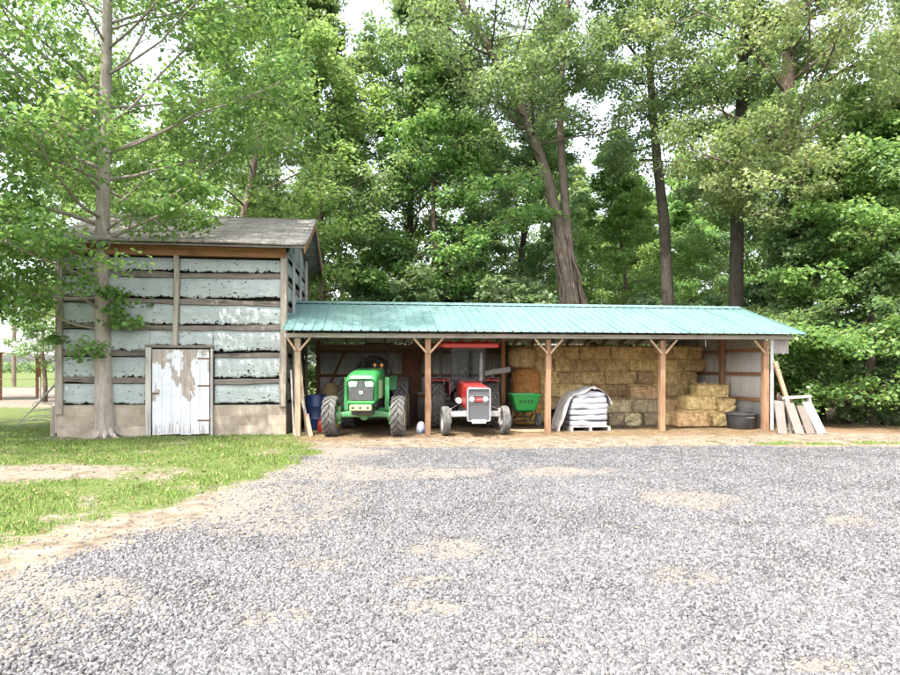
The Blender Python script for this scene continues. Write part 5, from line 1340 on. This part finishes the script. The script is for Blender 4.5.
    b = at(980, 400, 17.3); make_tree('leafy_tree', 'leafy tree at the far right edge of the picture, taller than its neighbour', (b[0], b[1], 0), BK_dark, LF_mid, r, sk, 84, .13, flat=.55, up=.8, droop=.35, bias=.06)
    r, sk = generic(83, 7.5, .13, 3.0, 34, .06, cone, .05, -4, 55, 6, 1.0, .03)
    b = at(822, 400, 20.6); pr_r = make_tree('leafy_tree', 'shorter leafy tree close behind the right eave of the shed', (b[0], b[1], 0), BK_dark, LF_mid, r, sk, 76, .13, flat=.55, up=.8, droop=.3)

    # --- the wood behind: copies of four kinds, every one its own tree ------------------
    protos = []
    r, sk = generic(91, 17, .21, 5.0, 34, .17, dome, .03); protos.append((BK_brown, LF_mid, r, sk, 82, .155))
    r, sk = generic(92, 18, .24, 4.6, 36, .20, dome, .03); protos.append((BK_dark, LF_deep, r, sk, 82, .155))
    r, sk = generic(93, 14, .17, 4.6, 32, .14, dome, .04); protos.append((BK_brown, LF_bright, r, sk, 82, .155))
    shr, shs = generic(94, 4.6, .07, 2.3, 22, .06, dome, .08, 5, 60, 5, 1.0)
    first = {}
    spots = [  # px at base, Y, kind, scale, turn, label
      (325, 25.5, 0, .98, .4, 'mid green woodland tree behind the barn corner, left of the pale shrubs'),
      (398, 28.0, 1, .98, 1.9, 'dark crowned woodland tree behind the left half of the shed roof'),
      (442, 26.0, 2, 1.0, 4.0, 'lighter green woodland tree behind the post between the two tractors'),
      (505, 30.0, 1, .95, 3.1, 'dark woodland tree standing just left of and behind the forked tree'),
      (618, 38.0, 2, .85, 5.2, 'sunlit woodland tree glowing between the forked tree and the slender tree'),
      (700, 39.0, 2, .85, 2.2, 'sunlit woodland tree between the slender tree and the dark tree'),
      (772, 30.0, 0, 1.0, .9, 'mid green woodland tree behind the gap between the dark tree and the oak'),
      (872, 28.0, 1, 1.0, 2.7, 'dark woodland tree behind the bright leafy tree at right'),
      (945, 25.0, 0, .92, 5.9, 'mid green woodland tree behind the tall leafy tree at the right edge'),
      (165, 31.0, 2, .95, 1.2, 'woodland tree showing over the left slope of the barn roof'),
      (118, 27.0, 2, .95, 3.9, 'sunny woodland tree showing behind the front maple trunk above the barn'),
      (62, 33.0, 0, .85, 2.4, 'woodland tree farthest left, seen through the maple above the barn corner'),
      (272, 35.0, 1, 1.05, 4.6, 'dark woodland tree far behind the barn ridge'),
      (350, 37.0, 2, 1.1, 3.6, 'pale woodland tree far back, second deepest row, left of centre'),
      (468, 39.0, 0, 1.1, 2.0, 'distant woodland tree glimpsed left of the forked trunks'),
      (560, 42.0, 0, .95, .3, 'distant woodland tree directly behind the forked trunks'),
      (655, 43.0, 2, .75, 1.5, 'distant woodland tree low behind the slender trunk'),
      (735, 43.0, 1, .9, 3.3, 'distant dark woodland tree behind the dark trunk'),
      (830, 38.0, 2, 1.05, .2, 'distant sunlit woodland tree behind the oak'),
      (628, 43.0, 2, 1.05, 1.1, 'tall sunlit woodland tree far back, first to the right of the forked trunks'),
      (634, 30.5, 2, .86, 2.3, 'sunny woodland tree filling the gap just right of the forked trunks'),
      (682, 46.0, 2, 1.12, 4.1, 'tall sunlit woodland tree far back, just right of the slender trunk'),
      (590, 48.0, 2, 1.1, 2.9, 'far woodland tree glimpsed close to the right side of the forked trunks'),
      (722, 49.0, 0, 1.0, 5.5, 'far woodland tree glimpsed just left of the thick dark trunk'),
      (925, 36.0, 1, 1.05, 5., 'distant dark woodland tree at the far right'),
    ]
    G = 'trees of the wood behind the shed'
    for px, Y, k, s, a, lb in spots:
        b = at(px, 370, Y)
        if k not in first:
            bk, lf, r, sk, per, sz = protos[k]; o = make_tree('woodland_tree', lb, (b[0], b[1], 0), bk, lf, r, sk, per, sz, G, flat=.5, up=.8); first[k] = o
        else: o = clone(first[k])
        o['label'] = lb; o.location = (b[0], b[1], 0); o.rotation_euler = (0, 0, a); o.scale = (s, s, s)
    sh = [(322, 25.0, .80, 0, 'pale shrub behind the barn corner at the left end of the shed roof'), (372, 25.3, 1.12, 1.1, 'pale shrub rising behind the left bay of the shed roof'),
          (415, 25.8, 1.12, 2.5, 'tall pale shrub behind the post between the tractors'), (455, 25.6, 1.35, 3.9, 'frosty green shrub showing over the roof above the red tractor'),
          (512, 25.4, 1.1, 5.1, 'shrub left of the forked tree, over the middle of the roof'), (607, 25.4, .85, .6, 'shrub between the forked tree and the slender tree'),
          (643, 26.5, .95, 4.4, 'low shrub just left of the slender trunk'), (700, 26.0, .90, 2.9, 'shrub between the slender tree and the dark trunk'),
          (762, 25.6, 1.05, 1.7, 'shrub right of the dark trunk over the right bay of the roof'), (838, 20.8, .62, 3.3, 'low shrub at the wood edge right of the leaning boards'),
          (902, 18.4, .5, .9, 'small shrub at the foot of the leafy trees at right')]
    f0 = None
    for px, Y, s, a, lb in sh:
        b = at(px, 370, Y)
        if f0 is None: o = f0 = make_tree('woodland_shrub', lb, (0, 0, 0), BK_brown, LF_dog, shr, shs, 46, .15, 'shrubs along the edge of the wood', flat=.38, up=1.0, cat='shrub')
        else: o = clone(f0)
        o['label'] = lb; o.location = (b[0], b[1], 0); o.rotation_euler = (0, 0, a); o.scale = (s, s, s)
    # --- small bare-branched tree in the field at left ----------------------------------
    r, sk = generic(99, 5.4, .12, 2.6, 18, .30, dome, .08, 10, 60, 4, .7)
    b = at(45, 400, 32.0); make_tree('field_tree', 'small thin leaved tree in the field left of the barn', (b[0], b[1], 0), BK_brown, LF_vine, r, sk, 16, .15)
trees()

# ------------------------------------------------------------------ far left: field, shelter, poles, distance
def far_left():
    c = at(-8, 400, 34)
    t = thing('field_shelter', 'small open shelter with a white metal roof in the field at far left', 'shelter', (c[0], c[1], 0), .05)
    wr = mat('white_roof_metal', (.74, .75, .76), .4, c2=(.62, .63, .64), metal=.1)
    for x in (-2.2, .55):
        for y in (-.3, 3.2): MB().bar((x, y, -.1), (x, y, 2.5), .20, .20, (0,1,0)).build('post', M_brownz, t)
    MB().bar((-2.5, -.3, 2.52), (.8, -.3, 2.52), .08, .16).build('beam', M_brown, t)
    MB().add([(-2.9, -.8, 2.55), (1.2, -.8, 2.52), (-.3, -.8, 3.22), (-1.5, -.8, 3.22), (-2.9, 3.8, 2.55), (1.2, 3.8, 2.52), (-.3, 3.8, 3.22), (-1.5, 3.8, 3.22)],
             [(0,1,2,3),(7,6,5,4),(1,5,6,2),(3,2,6,7),(0,3,7,4),(0,4,5,1)]).build('roof', wr, t)
    a = at(14, 382, 62); t = thing('utility_pole', 'grey brown utility pole standing in the field at far left', 'pole', (a[0], a[1], 0))
    MB().tube([(0, 0, -.2), (0, 0, 4), (.05, 0, 8.5)], [.19, .17, .13], 10).build('shaft', BK_brown, t, smooth=True)
    MB().bar((-1., 0, 8.0), (1., 0, 8.0), .1, .12).build('crossarm', BK_brown, t)
    t = thing('fence', 'wire fence on thin posts at the edge of the field', 'fence', (-22, 30.5, 0))
    for i in range(9): MB().tube([(-8+i*1.9, .3*i, -.1), (-8+i*1.9, .3*i, 1.25)], .05, 6).build('fence_post', M_grayz, t)
    for z in (.35, .75, 1.15): MB().tube([(-8, 0, z), (7.2, 2.4, z)], .012, 4).build('wire', M_iron, t)
    b = at(53.5, 431, 15.55)
    tag(MB().tube([(0, 0, -.1), (.0, 0, .35), (.02, .0, .72)], [.07, .065, .06], 8).build('stub_post', M_logz, loc=(b[0], b[1], 0), smooth=True), 'short weathered stub post at the left corner of the barn', 'post')
    r = np.random.default_rng(4); mb = MB()
    for k in range(6):
        p0 = np.array([0, 0, .1+.1*k]); pts = curve_branch(r, p0, (-.8-.1*k, .2*r.normal(), .5*r.random()), .9+.6*r.random(), 6, -.02, .22); mb.tube(pts, list(np.linspace(.02, .004, 7)), 6)
    mb.tube([(-1.1, .1, .0), (-.75, .2, .4), (-.45, .05, .62), (.1, 0, 1.2)], [.012, .02, .028, .035], 7)
    b = at(52, 410, 18.5); tag(mb.build('dead_limb', M_grayz, loc=(b[0], b[1], 0), smooth=True), 'bare grey dead limb lying against the barn corner at left', 'branch')
    # far wood on the horizon
    n = 2600; ang = np.linspace(-1.25, .9, 60)
    C = []; RC = []
    for k in range(420):
        a = -1.2+2.2*r.random(); d = 380+60*r.random(); C.append((d*math.sin(a), d*math.cos(a), 1.5+3.0*r.random())); RC.append(4+3*r.random())
    V, tone = leaf_cloud(r, C, RC, 60, 1.8, np.full(len(C), .4), .6, .6)
    tag(npmesh('far_wood', V, 4, LF_deep, tone), 'low distant wood along the horizon beyond the field', 'wood', kind='stuff')
far_left()

# ------------------------------------------------------------------ light, sky, camera
SUN_EL, SUN_AZ = R(62), R(212)        # azimuth measured clockwise from +Y: behind the camera, a little to the left
sd = np.array([math.sin(SUN_AZ)*cos(SUN_EL), math.cos(SUN_AZ)*cos(SUN_EL), math.sin(SUN_EL)])
w = bpy.data.worlds.new('World'); scn.world = w; w.use_nodes = True
n = w.node_tree.nodes; l = w.node_tree.links
sky = n.new('ShaderNodeTexSky'); sky.sky_type = 'NISHITA'; sky.sun_disc = False
sky.sun_elevation = SUN_EL; sky.sun_rotation = SUN_AZ; sky.air_density = 1.0; sky.dust_density = 4.0; sky.ozone_density = 1.0
hz = n.new('ShaderNodeHueSaturation'); hz.inputs['Saturation'].default_value = .42; hz.inputs['Value'].default_value = 1.15
l.new(sky.outputs[0], hz.inputs['Color']); l.new(hz.outputs[0], n['Background'].inputs['Color']); n['Background'].inputs['Strength'].default_value = .15
sl = bpy.data.lights.new('sun', 'SUN'); sl.energy = 2.05; sl.angle = R(.53); sl.color = (1, .955, .89)
so = bpy.data.objects.new('sun', sl); col.objects.link(so)
from mathutils import Vector
so.rotation_euler = Vector(tuple(sd)).to_track_quat('Z', 'Y').to_euler(); so.location = (0, 0, 30)
cam = bpy.data.cameras.new('camera'); co = bpy.data.objects.new('camera', cam); col.objects.link(co)
co.location = (0, 0, CH); co.rotation_euler = (pi/2, 0, 0)
cam.sensor_width = 36; cam.lens = F/CW*36; cam.shift_y = (HZ-337.5)/CW; cam.clip_end = 3000; cam.clip_start = .05
scn.camera = co
vs_ = scn.view_settings; vs_.view_transform = 'Standard'; vs_.look = 'None'; vs_.gamma = 1; vs_.exposure = 2.12; vs_.use_curve_mapping = False
scn.cycles.max_bounces = 6; scn.cycles.diffuse_bounces = 4; scn.cycles.transmission_bounces = 4; scn.cycles.transparent_max_bounces = 8
